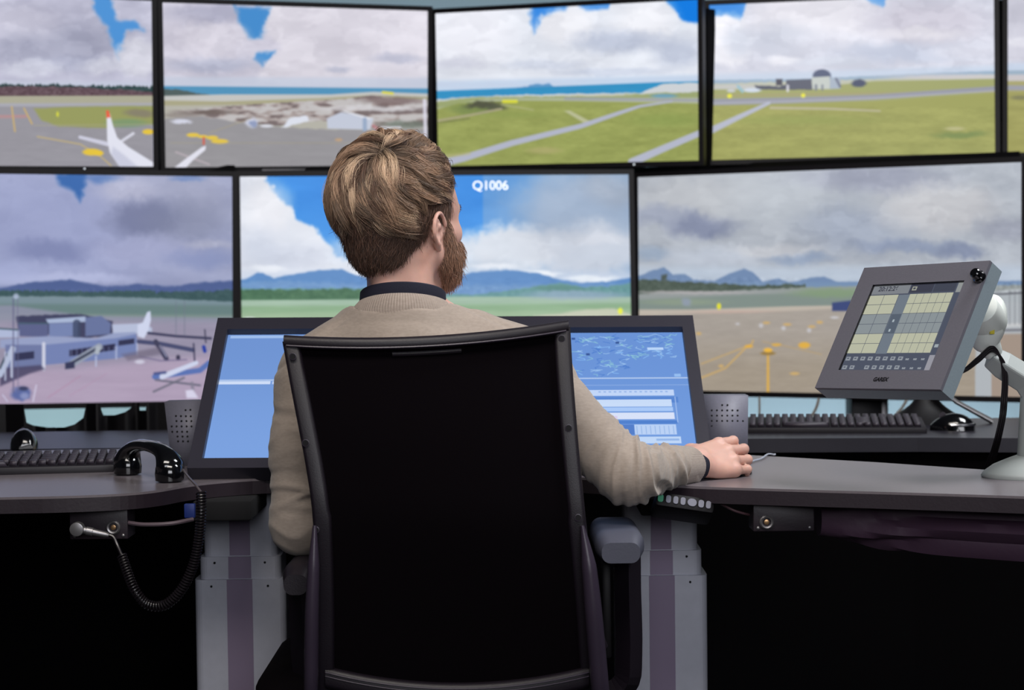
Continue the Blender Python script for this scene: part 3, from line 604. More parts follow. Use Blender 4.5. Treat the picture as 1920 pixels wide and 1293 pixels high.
for key, w, (x, y, z, yaw, tilt, roll), label, nx, ny in TVS:
    h = w * 9 / 16
    ux = Vector((math.cos(yaw), math.sin(yaw), 0)); nn = Vector((math.sin(yaw), -math.cos(yaw), 0)); vz = Vector((0, 0, 1)) * math.cos(tilt) + nn * math.sin(tilt)
    ux, vz = ux * math.cos(roll) + vz * math.sin(roll), vz * math.cos(roll) - ux * math.sin(roll)
    yy = vz.cross(ux)
    mw = Matrix(((ux.x, yy.x, vz.x, x), (ux.y, yy.y, vz.y, y), (ux.z, yy.z, vz.z, z + CAMZ), (0, 0, 0, 1)))
    TVM[key] = mw
    t = empty('wall_display', label=label, cat='display', group='upper row of wall displays' if key[0] == 'T' else 'lower row of wall displays')
    t.matrix_world = mw
    link('screen', picture_mesh('screen', w, h, nx, ny, key, tv_quad(mw, w, h)), t, M['picture'], smooth=False)
    bm = bmesh.new(); b = 0.0155 if key[0] == 'T' else 0.0165
    frame_bm(bm, w, h, b, -0.006, 0.03)
    bm_obj('bezel', bm, M['bezel'], t, bev=0.002)
    bm = bmesh.new(); box(bm, (0, 0.032, 0), (w + b * 1.6, 0.02, h + b * 1.6)); box(bm, (0, 0.055, -h * .05), (w * .7, 0.035, h * .62))
    bm_obj('rear_shell', bm, M['bezel_back'], t, bev=0.004)
    bm = bmesh.new(); ball(bm, (w * .262 if key[0] == 'T' else w * .26, -0.0065, -h / 2 - b * .5), (0.0028, 0.0015, 0.0034), 12)
    bm_obj('status_lamp', bm, M['led'], t)
    if key in ('T4', 'T1', 'T2'):
        bm = bmesh.new(); box(bm, (-w * .02, -0.0068, -h / 2 - b * .72), (w * .26, 0.0016, 0.0035))
        bm_obj('logo_strip', bm, M['steel'], t, bev=0.0005)
    if key == 'L2':
        p = on_y(923, 343, 5.6); lp = mw.inverted() @ p
        text_obj('screen_text', 'Q1006', 0.040, M['text_white'], t, (lp.x, -0.003, lp.z), (PI / 2, 0, 0), bold=0.0004)

M['rack'] = mat('black rack steel', (5, 4, 6), .8, spec=.15)
rack = empty('display_rack', (0, 5.95, 0), label='black steel rack behind the wall displays', cat='rack')
RK = Vector((0, 5.95, 0))
def mid(k, sx, sz, off, w=None):
    w = w or (UPW if k[0] == 'T' else LOW); return TVM[k] @ Vector((sx * w / 2, off, sz * w * 9 / 32)) - RK
for ka, kb in (('T1', 'T2'), ('T2', 'T3'), ('T3', 'T4'), ('T4', 'T5')):
    bm = bmesh.new()
    p = (mid(ka, 1.03, 1, .06) + mid(kb, -1.03, 1, .06)) / 2; q = (mid(ka, 1.03, -1, .06) + mid(kb, -1.03, -1, .06)) / 2
    d_ = max(p.y, q.y) + .02; tube(bm, [(p.x, p.y + .03, p.z - .01), (q.x, q.y + .03, q.z - .02)], .030, 4)
    bm_obj('upright', bm, M['rack'], rack, smooth=False)
bm = bmesh.new()
P = [mid('L1', -1, 1.05, .085), mid('L1', 1, 1.05, .085), mid('L2', -1, 1.05, .085), mid('L2', 1, 1.05, .085), mid('L3', -1, 1.05, .085), mid('L3', 1, 1.05, .085)]
tube(bm, [(p.x, p.y + .085, p.z - .004) for p in P], .030, 4); bm_obj('cross_rail', bm, M['rack'], rack, smooth=False)
for ka, kb in (('L1', 'L2'), ('L2', 'L3')):
    bm = bmesh.new()
    p = (mid(ka, 1.02, 1, .06) + mid(kb, -1.02, 1, .06)) / 2; q = (mid(ka, 1.02, -1, .06) + mid(kb, -1.02, -1, .06)) / 2
    tube(bm, [(p.x, max(p.y, q.y) + .09, p.z), (q.x, max(p.y, q.y) + .09, q.z), (q.x, max(p.y, q.y) + .09, .0 - RK.z)], .030, 4)
    bm_obj('leg', bm, M['rack'], rack, smooth=False)
# ---------------------------------------------------------------- room
def structure(name, bm, m):
    o = bm_obj(name, bm, m, smooth=False); o['kind'] = 'structure'; return o
M['wall'] = mat('pale blue grey painted wall', (134, 152, 162), 0.85, noise=0.03, nscale=3, bump=0.05)
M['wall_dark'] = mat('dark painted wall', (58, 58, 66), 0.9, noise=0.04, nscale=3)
M['ceiling'] = mat('grey acoustic ceiling', (96, 100, 104), 0.95, noise=0.05, nscale=20)
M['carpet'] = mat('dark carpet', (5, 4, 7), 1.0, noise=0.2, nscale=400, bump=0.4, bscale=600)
X0, X1, Y0, Y1, ZC = -3.2, 3.2, -1.6, 6.75, 2.9
def slab(name, c, s, m):
    bm = bmesh.new(); box(bm, c, s); return structure(name, bm, m)
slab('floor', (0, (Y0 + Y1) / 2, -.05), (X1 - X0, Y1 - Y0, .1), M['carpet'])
slab('ceiling', (0, (Y0 + Y1) / 2, ZC + .05), (X1 - X0, Y1 - Y0, .1), M['ceiling'])
slab('wall_back', (0, Y1 + .05, ZC / 2), (X1 - X0, .1, ZC), M['wall'])
slab('wall_left', (X0 - .05, (Y0 + Y1) / 2, ZC / 2), (.1, Y1 - Y0, ZC), M['wall_dark'])
slab('wall_right', (X1 + .05, (Y0 + Y1) / 2, ZC / 2), (.1, Y1 - Y0, ZC), M['wall_dark'])
slab('wall_front', (0, Y0 - .05, ZC / 2), (X1 - X0, .1, ZC), M['wall_dark'])

# ---------------------------------------------------------------- furniture materials
M['desk_top'] = mat('grey brown laminate', (112, 105, 110), 0.30, noise=0.06, nscale=120, bump=0.05, bscale=500, spec=.65)
M['desk_edge'] = mat('dark desk edging', (36, 27, 35), 0.5, bump=0.1)
M['black'] = mat('matt black plastic', (8, 6, 10), 0.55, spec=.3)
M['blackcloth'] = mat('black cover cloth', (78, 56, 74), 0.5, bump=0.2, bscale=90)
M['gloss'] = mat('glossy black plastic', (9, 9, 12), 0.12, coat=0.6)
M['alu'] = mat('satin aluminium column', (186, 188, 200), 0.5, 0.15, noise=0.03, nscale=60)
M['alu_stripe'] = mat('mauve grey column inlay', (136, 122, 146), 0.55, 0.1)
M['speaker'] = mat('grey painted speaker housing', (112, 112, 126), 0.5, noise=0.04, nscale=200, bump=0.1)
M['hole'] = mat('speaker hole shadow', (8, 8, 12), 0.9)
M['panel_grey'] = mat('textured dark grey housing', (100, 99, 109), 0.6, noise=0.05, nscale=300, bump=0.12, bscale=600)
M['panel_side_lit'] = mat('grey housing edge', (132, 146, 154), 0.5, noise=0.04, nscale=300)  # terminal housing sides coloured lighter than the front, as if more strongly lit
M['white_plastic'] = mat('off white plastic', (226, 232, 226), 0.4)
M['arm_grey'] = mat('light grey arm paint', (166, 172, 170), 0.45)
M['key'] = mat('dark key caps', (52, 46, 56), 0.5)
M['keyedge'] = mat('keyboard body', (22, 18, 25), 0.5)
M['cord'] = mat('black rubber cord', (24, 20, 24), 0.3)
M['brass'] = mat('brass contact', (186, 150, 110), 0.35, 0.9)
M['navy'] = mat('navy blue cloth', (20, 22, 42), 0.85, bump=0.2, bscale=500)

# ---------------------------------------------------------------- near desk
DZ = 0.75
front_px = [(-260, 938), (0, 932), (100, 930), (190, 927), (255, 923), (305, 917), (350, 909), (410, 902), (500, 896), (640, 892), (820, 890), (1000, 891), (1130, 897), (1215, 905), (1300, 911), (1400, 914.5), (1520, 918), (1700, 923), (1920, 930), (2150, 939)]
back_px = [(2150, 897), (1920, 886), (1844, 880), (1640, 866), (1480, 857), (1400, 852.5)]
F3 = [on_z(x, y, DZ) for x, y in front_px]; B3 = [on_z(x, y, DZ) for x, y in back_px]
F3s = smooth_path([(p.x, p.y, 0) for p in F3], 4)
desk_out = [(p[0], p[1]) for p in F3s] + [(p.x, p.y) for p in B3] + [(.30, 3.78), (-.95, 3.78), (on_z(-260, 852, DZ).x, 3.70)]
desk = empty('control_desk', (-.1, 3.2, 0), label='dark wing shaped control desk with curved front edge on two grey lifting columns', cat='desk')
DL = Vector((-.1, 3.2, 0))
bm = bmesh.new(); prism(bm, [(x + .1, y - 3.2) for x, y in desk_out], DZ - .004, DZ)
bm_obj('desk_top', bm, M['desk_top'], desk, smooth=False)
bm = bmesh.new(); prism(bm, [(x + .1, y - 3.2) for x, y in desk_out], DZ - .027, DZ - .0041)
bm_obj('edge_band', bm, M['desk_edge'], desk, smooth=False)
def column(x, y, lv):
    cbm = empty('lifting_column', (x - DL.x, y - DL.y, 0)); cbm.parent = desk
    bm = bmesh.new(); zs = [(DZ - .03, lv[0]), (lv[0], lv[1]), (lv[1], .035)]
    for (zt, zb), hw in zip(zs, (.0665, .0735, .0825)):
        o = rrect(hw * 2, hw * 1.35, .014)
        prism(bm, o, zb if zb < .04 else zb - .05, zt - (.0 if hw < .07 else .001))
    bm_obj('shaft', bm, M['alu'], cbm, smooth=False)
    bm = bmesh.new()
    for (zt, zb), hw in zip(zs, (.0665, .0735, .0825)):
        box(bm, (0, -hw * .675 - .0006, (zt + zb) / 2 - (.0005 if hw > .07 else 0)), (hw * .56, .0016, zt - zb - .001))
    bm_obj('inlay_stripe', bm, M['alu_stripe'], cbm, smooth=False)
    for hw, z in ((.0735, lv[0] - .012), (.0825, lv[1] - .013)):
        for s in (-1, 1): bm = bmesh.new(); cyl(bm, (s * hw * .62, -hw * .675 - .001, z), (s * hw * .62, -hw * .675 + .002, z), .0022, n=10); bm_obj('screw_hole', bm, M['hole'], cbm)
    bm = bmesh.new(); box(bm, (0, 0, .02), (.14, .62, .03)); bm_obj('foot', bm, M['black'], cbm, bev=.006)
    bm = bmesh.new(); box(bm, (0, .01, DZ - .045), (.10, .5, .034)); bm_obj('top_plate', bm, M['hole'], cbm, bev=.004)
YC = 3.32
cl = on_y(457, 1042, YC); cr = on_y(1236, 1032, YC)
column(cl.x, YC, (on_y(457, 1042, YC - .05).z, on_y(457, 1084, YC - .05).z)); column(cr.x, YC, (on_y(1236, 1031, YC - .05).z, on_y(1236, 1077, YC - .05).z))
# sockets under the desk front
def socket_box(px0, px1, py0, py1, Y, sx, sy, name_lbl):
    a = on_y(px0, py0, Y); b = on_y(px1, py1, Y); c = (a + b) / 2
    z1 = DZ - .0275; z0 = b.z
    s = empty('socket_panel', (c.x, Y, z0), label=name_lbl, cat='socket panel', group='socket panels under the desk edge')
    bm = bmesh.new(); box(bm, (0, .03, (z1 - z0) / 2), (abs(b.x - a.x), .06, z1 - z0)); bm_obj('housing', bm, M['desk_edge'], s, bev=.002)
    q = on_y(sx, sy, Y)
    bm = bmesh.new(); ang = [2 * PI * k / 24 for k in range(24)]
    R = [[(q.x - c.x + r * math.cos(t), dy, q.z - z0 + r * math.sin(t)) for t in ang] for r, dy in ((.0118, .001), (.0118, -.004), (.0096, -.006), (.0072, -.005), (.0068, .001))]
    rings(bm, R, False); bm_obj('ring', bm, M['steel'], s)
    bm = bmesh.new(); cyl(bm, (q.x - c.x, .002, q.z - z0), (q.x - c.x, -.003, q.z - z0), .0045); bm_obj('contact', bm, M['brass'], s, bev=.0008)
    for k in (-1, 1): bm = bmesh.new(); ball(bm, (k * abs(b.x - a.x) * .42, -.0005, .006), (.003, .002, .003), 10); bm_obj('screw', bm, M['steel'], s)
    return s
socket_box(130, 240, 958, 1010, on_z(190, 927, DZ).y + .03, 213, 988, 'dark socket panel with a metal ring under the left desk edge')
socket_box(1412, 1527, 944, 995, on_z(1470, 916, DZ).y + .03, 1437, 978, 'dark socket panel under the right desk edge with an empty metal ring')

# height control keypad
kp0 = on_y(1284, 946, 2.96)
kp = empty('desk_keypad', kp0, rot=(math.radians(-28), math.radians(9), math.radians(0)), label='black desk height keypad with a green button below the right forearm', cat='control panel')
bm = bmesh.new(); box(bm, (0, .028, .004), (.098, .062, .026)); bm_obj('housing', bm, M['black'], kp, bev=.006)
M['btn_green'] = mat('green button', (60, 120, 96), 0.4, emit=(60, 130, 100), estr=.25); M['btn_grey'] = mat('grey button', (120, 122, 136), 0.45)
for k, (x, w) in enumerate(((-.041, .009), (-.028, .008), (-.016, .008), (-.004, .008), (.011, .015), (.026, .009), (.038, .008))):
    bm = bmesh.new(); o = rrect(w, .013, w * .42); 
    prism(bm, o, 0, .002); bmesh.ops.rotate(bm, verts=bm.verts, cent=(0, 0, 0), matrix=Matrix.Rotation(PI / 2, 3, 'X')); bmesh.ops.translate(bm, verts=bm.verts, vec=(x, -.0035, .004))
    bm_obj('display' if k == 4 else 'button', bm, M['btn_green'] if k == 0 else M['btn_grey'], kp, smooth=False)
# cloth cable sling under the right wing
bm = bmesh.new(); R = []
ax = on_y(1545, 950, 2.97); bx_ = on_z(2050, 936, DZ)
for i in range(41):
    t = i / 40; x = ax.x + (.62) * t; yb = 2.985 + (bx_.y - 2.985) * t * 1.0
    dep = .066 + .012 * math.sin(3 * t) + .008 * t; sag = math.sin(min(t * 5, 1) * PI / 2)
    ring = []
    for j in range(20):
        a = 2 * PI * j / 20; rr = .5 + .5 * abs(math.cos(a)) ** .5
        fold = .009 * math.sin(a * 5 + t * 9 + 2 * math.sin(t * 6)) * sag
        ring.append((x, yb + .045 + (.038 + fold) * math.cos(a), DZ - .03 - dep / 2 * (.9 + .1 * sag) + (dep / 2 + fold) * math.sin(a)))
    R.append(ring)
rings(bm, R)
cs = bm_obj('cable_sling', bm, M['blackcloth']); finish(cs, 'black cloth cable sling with long folds hanging under the right desk wing', 'cable sling')

# ---------------------------------------------------------------- desk display
YT, YB = 3.50, 3.15
tl, tr, bl, br = on_y(412, 600, YT), on_y(1300, 592, YT), on_y(345, 879, YB), on_y(1337, 877, YB)
def basis_obj(o, c, ux, vz):
    ux = ux.normalized(); yy = vz.cross(ux).normalized(); vz = ux.cross(yy).normalized()
    o.matrix_world = Matrix(((ux.x, yy.x, vz.x, c.x), (ux.y, yy.y, vz.y, c.y), (ux.z, yy.z, vz.z, c.z), (0, 0, 0, 1)))
mc = (tl + tr + bl + br) / 4; mu = (tr - tl + br - bl) / 2; mv = (tl - bl + tr - br) / 2
MWd, MHt = mu.length, mv.length
dm = empty('desk_display', label='wide tilted touch display with dark frame and light blue radar windows on the desk', cat='monitor')
basis_obj(dm, mc, mu, mv)
sw, sh = MWd - .046, MHt - .062; szc = -.003
bm = bmesh.new(); frame_bm(bm, sw, sh, (.023, .023, .026, .036), 0, .03)
o = bm_obj('frame', bm, mat('dark grey display frame', (44, 42, 52), 0.45, bump=.08), dm, bev=.002)
link('screen', picture_mesh('screen', sw, sh, 860, 360, 'D', [(0, 0), (1000, 0), (1000, 400), (0, 400)]), dm, M['picture'], smooth=False, loc=(0, .014, 0))
bm = bmesh.new(); box(bm, (0, .033, 0), (sw + .03, .034, sh + .04)); bm_obj('rear_shell', bm, M['black'], dm, bev=.006)
bm = bmesh.new(); cyl(bm, (0, .05, -.02), (0, .13, -.115), .03); cyl(bm, (0, .13, -.115), (0, .10, -.135), .06)
bm_obj('stand', bm, M['black'], dm, bev=.002)
# speakers either side
def speaker(lbl, pts, Y, name='desk_speaker', flip=1, holes=()):
    a = [on_y(x, y, Y + dy) for x, y, dy in pts]   # TL TR BR BL
    c = sum(a, Vector()) / 4
    s = empty(name, (c.x, c.y, DZ), label=lbl, cat='speaker', group='small grey speakers beside the desk display')
    bm = bmesh.new(); loc = [p - Vector((c.x, c.y, DZ)) for p in a]
    loc[2].z = loc[3].z = .0
    nrm = (loc[1] - loc[0]).cross(loc[3] - loc[0]).normalized()
    if nrm.y < 0: nrm = -nrm
    f = [bm.verts.new(p) for p in loc]; g = [bm.verts.new(p + Vector((nrm.x, nrm.y, 0)).normalized() * .05) for p in loc]
    bm.faces.new(f); bm.faces.new(g[::-1])
    for i in range(4): bm.faces.new((f[i], g[i], g[(i + 1) % 4], f[(i + 1) % 4]))
    bm_obj('housing', bm, M['speaker'], s, bev=.002)
    bm = bmesh.new()
    for hx, hy in holes:
        d = ray(hx, hy); p0 = a[0]; n = (a[1] - a[0]).cross(a[3] - a[0]).normalized(); t = (p0 - CAM).dot(n) / d.dot(n); h = CAM + d * t - Vector((c.x, c.y, DZ))
        sgn = -1 if n.y > 0 else 1
        cyl(bm, h + n * sgn * .0008, h - n * sgn * .004, .0019, n=10)
    bm_obj('speaker_grille', bm, M['hole'], s)
hr = [(354 + 1000, 759), (364 + 1000, 759)] + [(1334.5 + 9.7 * i, 769 + 9.9 * j) for j in range(6) for i in range(6)] + [(1393, 789), (1393, 799)]
speaker('grey perforated speaker to the right of the desk display behind the hand', [(1318, 741, .02), (1403, 741, .02), (1402, 868, -.01), (1325, 868, -.01)], 3.42, holes=hr)
hl = [(348, 768.5), (357, 768)] + [(330 + 9.3 * i, 779.5 + .2 * i) for i in range(4)] + [(331 + 9.3 * i, 789) for i in range(4)] + [(322 + 9.3 * i, 799) for i in range(5)] + [(323 + 9.3 * i, 809) for i in range(4)] + [(333 + 9.3 * i, 818) for i in range(3)] + [(334 + 9.3 * i, 827) for i in range(3)]
speaker('grey perforated speaker to the left of the desk display', [(308, 753, .02), (396, 751, .02), (376, 872, -.01), (322, 872, -.01)], 3.42, holes=hl)

# ---------------------------------------------------------------- keyboards
def keyboard(c, w, d, yaw, lbl, n=21, pitch=.07, cols=None):
    k = empty('keyboard', c, rot=(pitch, 0, yaw), label=lbl, cat='keyboard')
    bm = bmesh.new(); box(bm, (0, 0, .009), (w, d, .018)); bm_obj('case', bm, M['keyedge'], k, bev=.004)
    rows = 6; g = .0035; kw = (w - .02) / n; kd = (d - .02) / rows
    proto = None; kk = []
    for r in range(rows):
        off = 0; i = 0
        while i < n:
            ww = 1
            if r == 5 and i == 4: ww = 6
            if r in (2, 3, 4) and i == 13: ww = 2
            if i in (15, 18) and n > 18: i += 0
            x0 = -w / 2 + .01 + i * kw; cx = x0 + ww * kw / 2; cy = d / 2 - .01 - (r + .5) * kd
            bm = bmesh.new()
            vs = box(bm, (cx, cy, .0225), (ww * kw - .003, kd - .003, .009))
            for v in vs:
                if v.co.z > .0225: v.co.x = cx + (v.co.x - cx) * .82; v.co.y = cy + (v.co.y - cy) * .8
            kk.append(bm); i += ww
    allk = bmesh.new()
    for b in kk:
        me = bpy.data.meshes.new('t'); b.to_mesh(me); b.free(); allk.from_mesh(me); bpy.data.meshes.remove(me)
    bm_obj('keys', allk, M['key'], k, bev=.0)
    return k
a = on_z(-190, 895, DZ); b = on_z(214, 884, DZ); mid = (a + b) / 2
keyboard((mid.x, mid.y + .065, DZ + .001), (b - a).length, .14, math.atan2(b.y - a.y, b.x - a.x), 'black keyboard on the left of the near desk beside the handset')
# ---------------------------------------------------------------- rear bench behind the near desk
BZ = 0.75
bench = empty('rear_bench', (0, 4.3, 0), label='long dark bench behind the near desk under the lower displays', cat='bench')
bf = [on_z(x, y, BZ) for x, y in ((-300, 846), (0, 842), (330, 838), (960, 826), (1400, 822), (1720, 820), (1900, 821), (2250, 823))]
pts = [(p.x, p.y - 4.3) for p in bf] + [(1.75, .04), (.25, .02), (.15, .0), (-1.75, -.06)]
bm = bmesh.new(); prism(bm, pts, BZ - .03, BZ); bm_obj('bench_top', bm, mat('dark bench laminate', (36, 34, 43), 0.35, noise=.05, nscale=60), bench, smooth=False)
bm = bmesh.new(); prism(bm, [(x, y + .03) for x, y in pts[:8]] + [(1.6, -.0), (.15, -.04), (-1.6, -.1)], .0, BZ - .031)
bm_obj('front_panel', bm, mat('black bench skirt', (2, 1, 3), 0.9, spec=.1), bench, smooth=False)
# keyboard and mouse on the bench, right
ka, kb = on_z(1404, 812, BZ), on_z(1748, 812, BZ); km = (ka + kb) / 2
keyboard((km.x, km.y + .075, BZ + .001), (kb - ka).length, .14, math.atan2(kb.y - ka.y, kb.x - ka.x), 'black keyboard on the rear bench to the right, below the large apron display', pitch=.1)
def mouse_bm(L, W_, H):
    bm = bmesh.new(); R = []
    for i in range(13):
        t = i / 12; y = -L / 2 + L * t; w = W_ / 2 * (math.sin(PI * (0.06 + .88 * t)) ** .45) * (1 - .12 * t); h = H * (math.sin(PI * (.05 + .9 * (t ** .85))) ** .6)
        R.append([(w * math.cos(a), y, max(0, h * math.sin(a) if math.sin(a) > 0 else -.001)) for a in [2 * PI * j / 24 for j in range(24)]])
    rings(bm, R); return bm
def mouse(loc, yaw, L, W_, H, lbl, m, grp=None, rim=False):
    o = empty('computer_mouse', loc, yaw, lbl, 'computer mouse', grp)
    bm_obj('shell', mouse_bm(L, W_, H), m, o)
    bm = bmesh.new(); cyl(bm, (-.0025, L * .22, H * .82), (.0025, L * .22, H * .82), .008, n=16); bm_obj('scroll_wheel', bm, M['key'], o)
    if rim:
        bm = bmesh.new(); R = [(W_ * .52 * math.cos(a), L * .5 * math.sin(a), H * .35) for a in [PI + PI * .95 * k / 20 for k in range(21)]]; tube(bm, R, .0035, 8)
        bm_obj('silver_rim', bm, M['chrome'], o)
    return o
p = on_z(1792, 808, BZ); mouse((p.x, p.y + .03, BZ), math.radians(70), .095, .06, .038, 'black computer mouse with silver rim on the rear bench beside the keyboard', M['gloss'], rim=True)
p = on_z(38, 842, BZ); mouse((p.x, p.y + .03, BZ), math.radians(20), .09, .062, .042, 'glossy dark computer mouse on the rear bench at far left', M['gloss'])
# display stands under the lower row
def post(x0, x1, y0, y1, Y, lbl):
    a = on_y(x0, y0, Y); b = on_y(x1, y1, Y); cx = (a.x + b.x) / 2; w = b.x - a.x
    o = empty('display_stand', (cx, Y + .05, 0), label=lbl, cat='stand', group='black posts carrying the wall displays')
    bm = bmesh.new(); box(bm, (0, 0, .42), (w, .10, .80)); bm_obj('post', bm, M['dark_post'], o, bev=.004)
    bm = bmesh.new(); box(bm, (w / 2 + .012, .02, .42), (.022, .09, .80)); bm_obj('cover_strip', bm, M['steel'], o, bev=.002)
    bm = bmesh.new(); box(bm, (0, 0, .0105), (w * 2.2, .4, .02)); bm_obj('base_plate', bm, M['dark_post'], o, bev=.004)
post(1596, 1655, 745, 790, 5.62, 'black post with pale side strip under the large apron display')
# black and silver pedestal foot on bench right
pf = on_z(1770, 800, BZ)
st = empty('pedestal', (pf.x - .01, pf.y + .13, BZ), label='black flared pedestal foot with a silver leg behind the right bench mouse', cat='pedestal')
bm = bmesh.new(); R = []
for t in [k / 10 for k in range(11)]:
    r = .016 + .085 * (t ** 2.2); z = .085 * (1 - t); R.append([(r * math.cos(a) * 1.1, r * math.sin(a) * .7, z) for a in [2 * PI * j / 24 for j in range(24)]])
rings(bm, R); bm_obj('foot', bm, M['black'], st)
bm = bmesh.new(); tube(bm, [(.015, -.03, .088), (.06, -.04, .05), (.14, -.05, .005)], [.008, .009, .011], 10, flat=(1.6, .6)); bm_obj('silver_leg', bm, M['steel'], st)
# thin cables on the bench, right
def cable(name, P, r, m, lbl, cat='cable', n=8, seg=8, grp=None):
    bm = bmesh.new(); tube(bm, smooth_path([tuple(q) for q in P], seg), r, n); o = bm_obj(name, bm, m); finish(o, lbl, cat, grp); return o
bh = 4.55
cable('cable', [on_y(1535, 748, 5.3), on_y(1530, 765, 4.9), on_y(1515, 790, 4.5), on_y(1500, 800, 4.3)], .004, M['cord'], 'thin dark cable hanging left of the black display post above the right bench')
cable('cable', [on_y(1700, 750, 5.3), on_y(1690, 766, 4.9), on_y(1672, 785, 4.5), on_y(1660, 797, 4.3)], .004, M['cord'], 'thin dark cable hanging right of the black display post above the right bench')
cable('cable', [on_y(1424, 745, 5.3), on_y(1424, 770, 4.8), on_y(1423, 792, 4.4)], .003, M['cord'], 'thin dark cable beside the right speaker above the bench keyboard')
# black drape behind the left bench with a scalloped top through which the wall shows
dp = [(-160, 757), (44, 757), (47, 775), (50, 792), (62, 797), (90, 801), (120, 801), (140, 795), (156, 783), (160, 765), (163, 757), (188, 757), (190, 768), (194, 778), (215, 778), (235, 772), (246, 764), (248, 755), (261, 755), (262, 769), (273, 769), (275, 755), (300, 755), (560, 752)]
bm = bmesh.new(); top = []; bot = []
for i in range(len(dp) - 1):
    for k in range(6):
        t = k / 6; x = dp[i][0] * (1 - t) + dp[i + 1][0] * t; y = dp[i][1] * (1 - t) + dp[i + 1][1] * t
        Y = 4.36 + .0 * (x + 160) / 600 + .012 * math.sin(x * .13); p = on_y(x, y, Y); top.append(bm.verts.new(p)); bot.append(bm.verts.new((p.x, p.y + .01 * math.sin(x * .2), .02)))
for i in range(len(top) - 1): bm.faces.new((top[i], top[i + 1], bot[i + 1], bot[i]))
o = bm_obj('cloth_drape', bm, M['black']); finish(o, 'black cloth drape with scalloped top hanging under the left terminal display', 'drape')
# ---------------------------------------------------------------- handset with coiled cord
ha, hb = on_z(236, 892, DZ), on_z(312, 906, DZ)
ha = Vector((ha.x, ha.y + .02, DZ)); hb = Vector((hb.x, hb.y + .025, DZ)); hm = (ha + hb) / 2; dv = (hb - ha); Lh = dv.length
hs = empty('telephone_handset', (hm.x, hm.y, DZ), math.atan2(dv.y, dv.x), 'glossy black telephone handset lying cups down on the left desk edge', 'telephone')
HP = [(-Lh / 2 - .004, 0, .010), (-Lh / 2 - .002, 0, .028), (-Lh / 2 + .012, 0, .045), (-Lh / 4, 0, .055), (0, 0, .058), (Lh / 4, 0, .055), (Lh / 2 - .012, 0, .047), (Lh / 2 + .004, 0, .030), (Lh / 2 + .006, 0, .012)]
bm = bmesh.new(); P = smooth_path(HP, 5); n = len(P)
rad = [float(np.interp(i / (n - 1), [0, .12, .28, .5, .72, .88, 1], [.020, .024, .0165, .0145, .0165, .024, .021])) for i in range(n)]
tube(bm, P, rad, 12, flat=(1.12, .72), up=(0, 0, 1)); bm_obj('grip', bm, M['gloss'], hs, ang=50)
for s, nm in ((-1, 'earpiece'), (1, 'mouthpiece')):
    bm = bmesh.new(); x = s * (Lh / 2 + .002)
    R = [[(x + r * math.cos(a), r * math.sin(a), z) for a in [2 * PI * j / 20 for j in range(20)]] for r, z in ((.018, .0005), (.0245, .003), (.0255, .014), (.024, .026), (.0175, .036), (.006, .041))]
    rings(bm, R); bm_obj(nm, bm, M['gloss'], hs, ang=60)
P0 = on_y(343, 880, 3.10); hx = on_y(377, 922, 2.93)
cb_ = cord = empty('coiled_cord', hx, label='black coiled telephone cord looping from the handset down under the left desk edge', cat='cord')
path_px = [(377, 922, 2.93), (377, 960, 2.92), (373, 1010, 2.92), (362, 1060, 2.92), (340, 1105, 2.92), (308, 1134, 2.92), (275, 1132, 2.92), (252, 1105, 2.92), (238, 1070, 2.93), (228, 1040, 2.94)]
CP = [Vector(q) - hx for q in smooth_path([tuple(on_y(*q)) for q in path_px], 14)]
d = [0]
for i in range(1, len(CP)): d.append(d[-1] + (CP[i] - CP[i - 1]).length)
tot = d[-1]; turns = int(tot / .0047); N = turns * 12; H = []
darr = np.array(d); carr = np.array([list(p) for p in CP])
for i in range(N + 1):
    s_ = tot * i / N; c = np.array([np.interp(s_, darr, carr[:, k]) for k in range(3)]); c2 = np.array([np.interp(min(s_ + .002, tot), darr, carr[:, k]) for k in range(3)]); c1 = np.array([np.interp(max(s_ - .002, 0), darr, carr[:, k]) for k in range(3)])
    t = Vector(c2 - c1).normalized(); u = Vector((0, 1, 0)); u = (u - t * u.dot(t)).normalized(); w = t.cross(u); a = 2 * PI * turns * i / N
    H.append(Vector(c) + (u * math.cos(a) + w * math.sin(a)) * .0072)
bm = bmesh.new(); tube(bm, H, .0017, 6); bm_obj('coil', bm, M['cord'], cord)
bm = bmesh.new(); tube(bm, smooth_path([tuple(P0 - hx), tuple(on_y(352, 892, 3.02) - hx), tuple(on_y(366, 908, 2.95) - hx), (0, 0, 0)], 8), .002, 8); bm_obj('straight_lead', bm, mat('grey lead', (92, 84, 88), .35), cord)
bm = bmesh.new(); e0 = CP[-1]
tube(bm, smooth_path([tuple(e0), tuple(on_y(220, 1022, 2.95) - hx), tuple(on_y(212, 1006, 2.955) - hx), tuple(on_y(200, 1002, 2.955) - hx)], 8), .003, 8); bm_obj('lower_lead', bm, M['cord'], cord)
pa, pb = on_y(204, 1003, 2.95), on_y(144, 991, 2.945)
pl = empty('metal_plug', pb, label='silver metal plug on the end of the coiled cord under the left desk edge', cat='plug')
bm = bmesh.new(); v = pa - pb
tube(bm, [v * t for t in (1, .9, .5, .49, .3, .29, .12)], [.0035, .005, .006, .0072, .0072, .0062, .0062], 14); bm_obj('barrel', bm, M['steel'], pl, ang=30)
bm = bmesh.new(); cyl(bm, v * .02 + Vector((0, -.008, 0)), v * .02 + Vector((0, .008, 0)), .0115, n=24); bm_obj('collar', bm, M['steel'], pl, bev=.0015)
cable('cable', [on_y(237, 979, 2.99), on_y(270, 983, 2.98), on_y(320, 981, 2.98), on_y(362, 973, 3.0)], .0035, mat('grey brown cable', (92, 78, 86), .5), 'grey brown cable running right from the left socket panel')
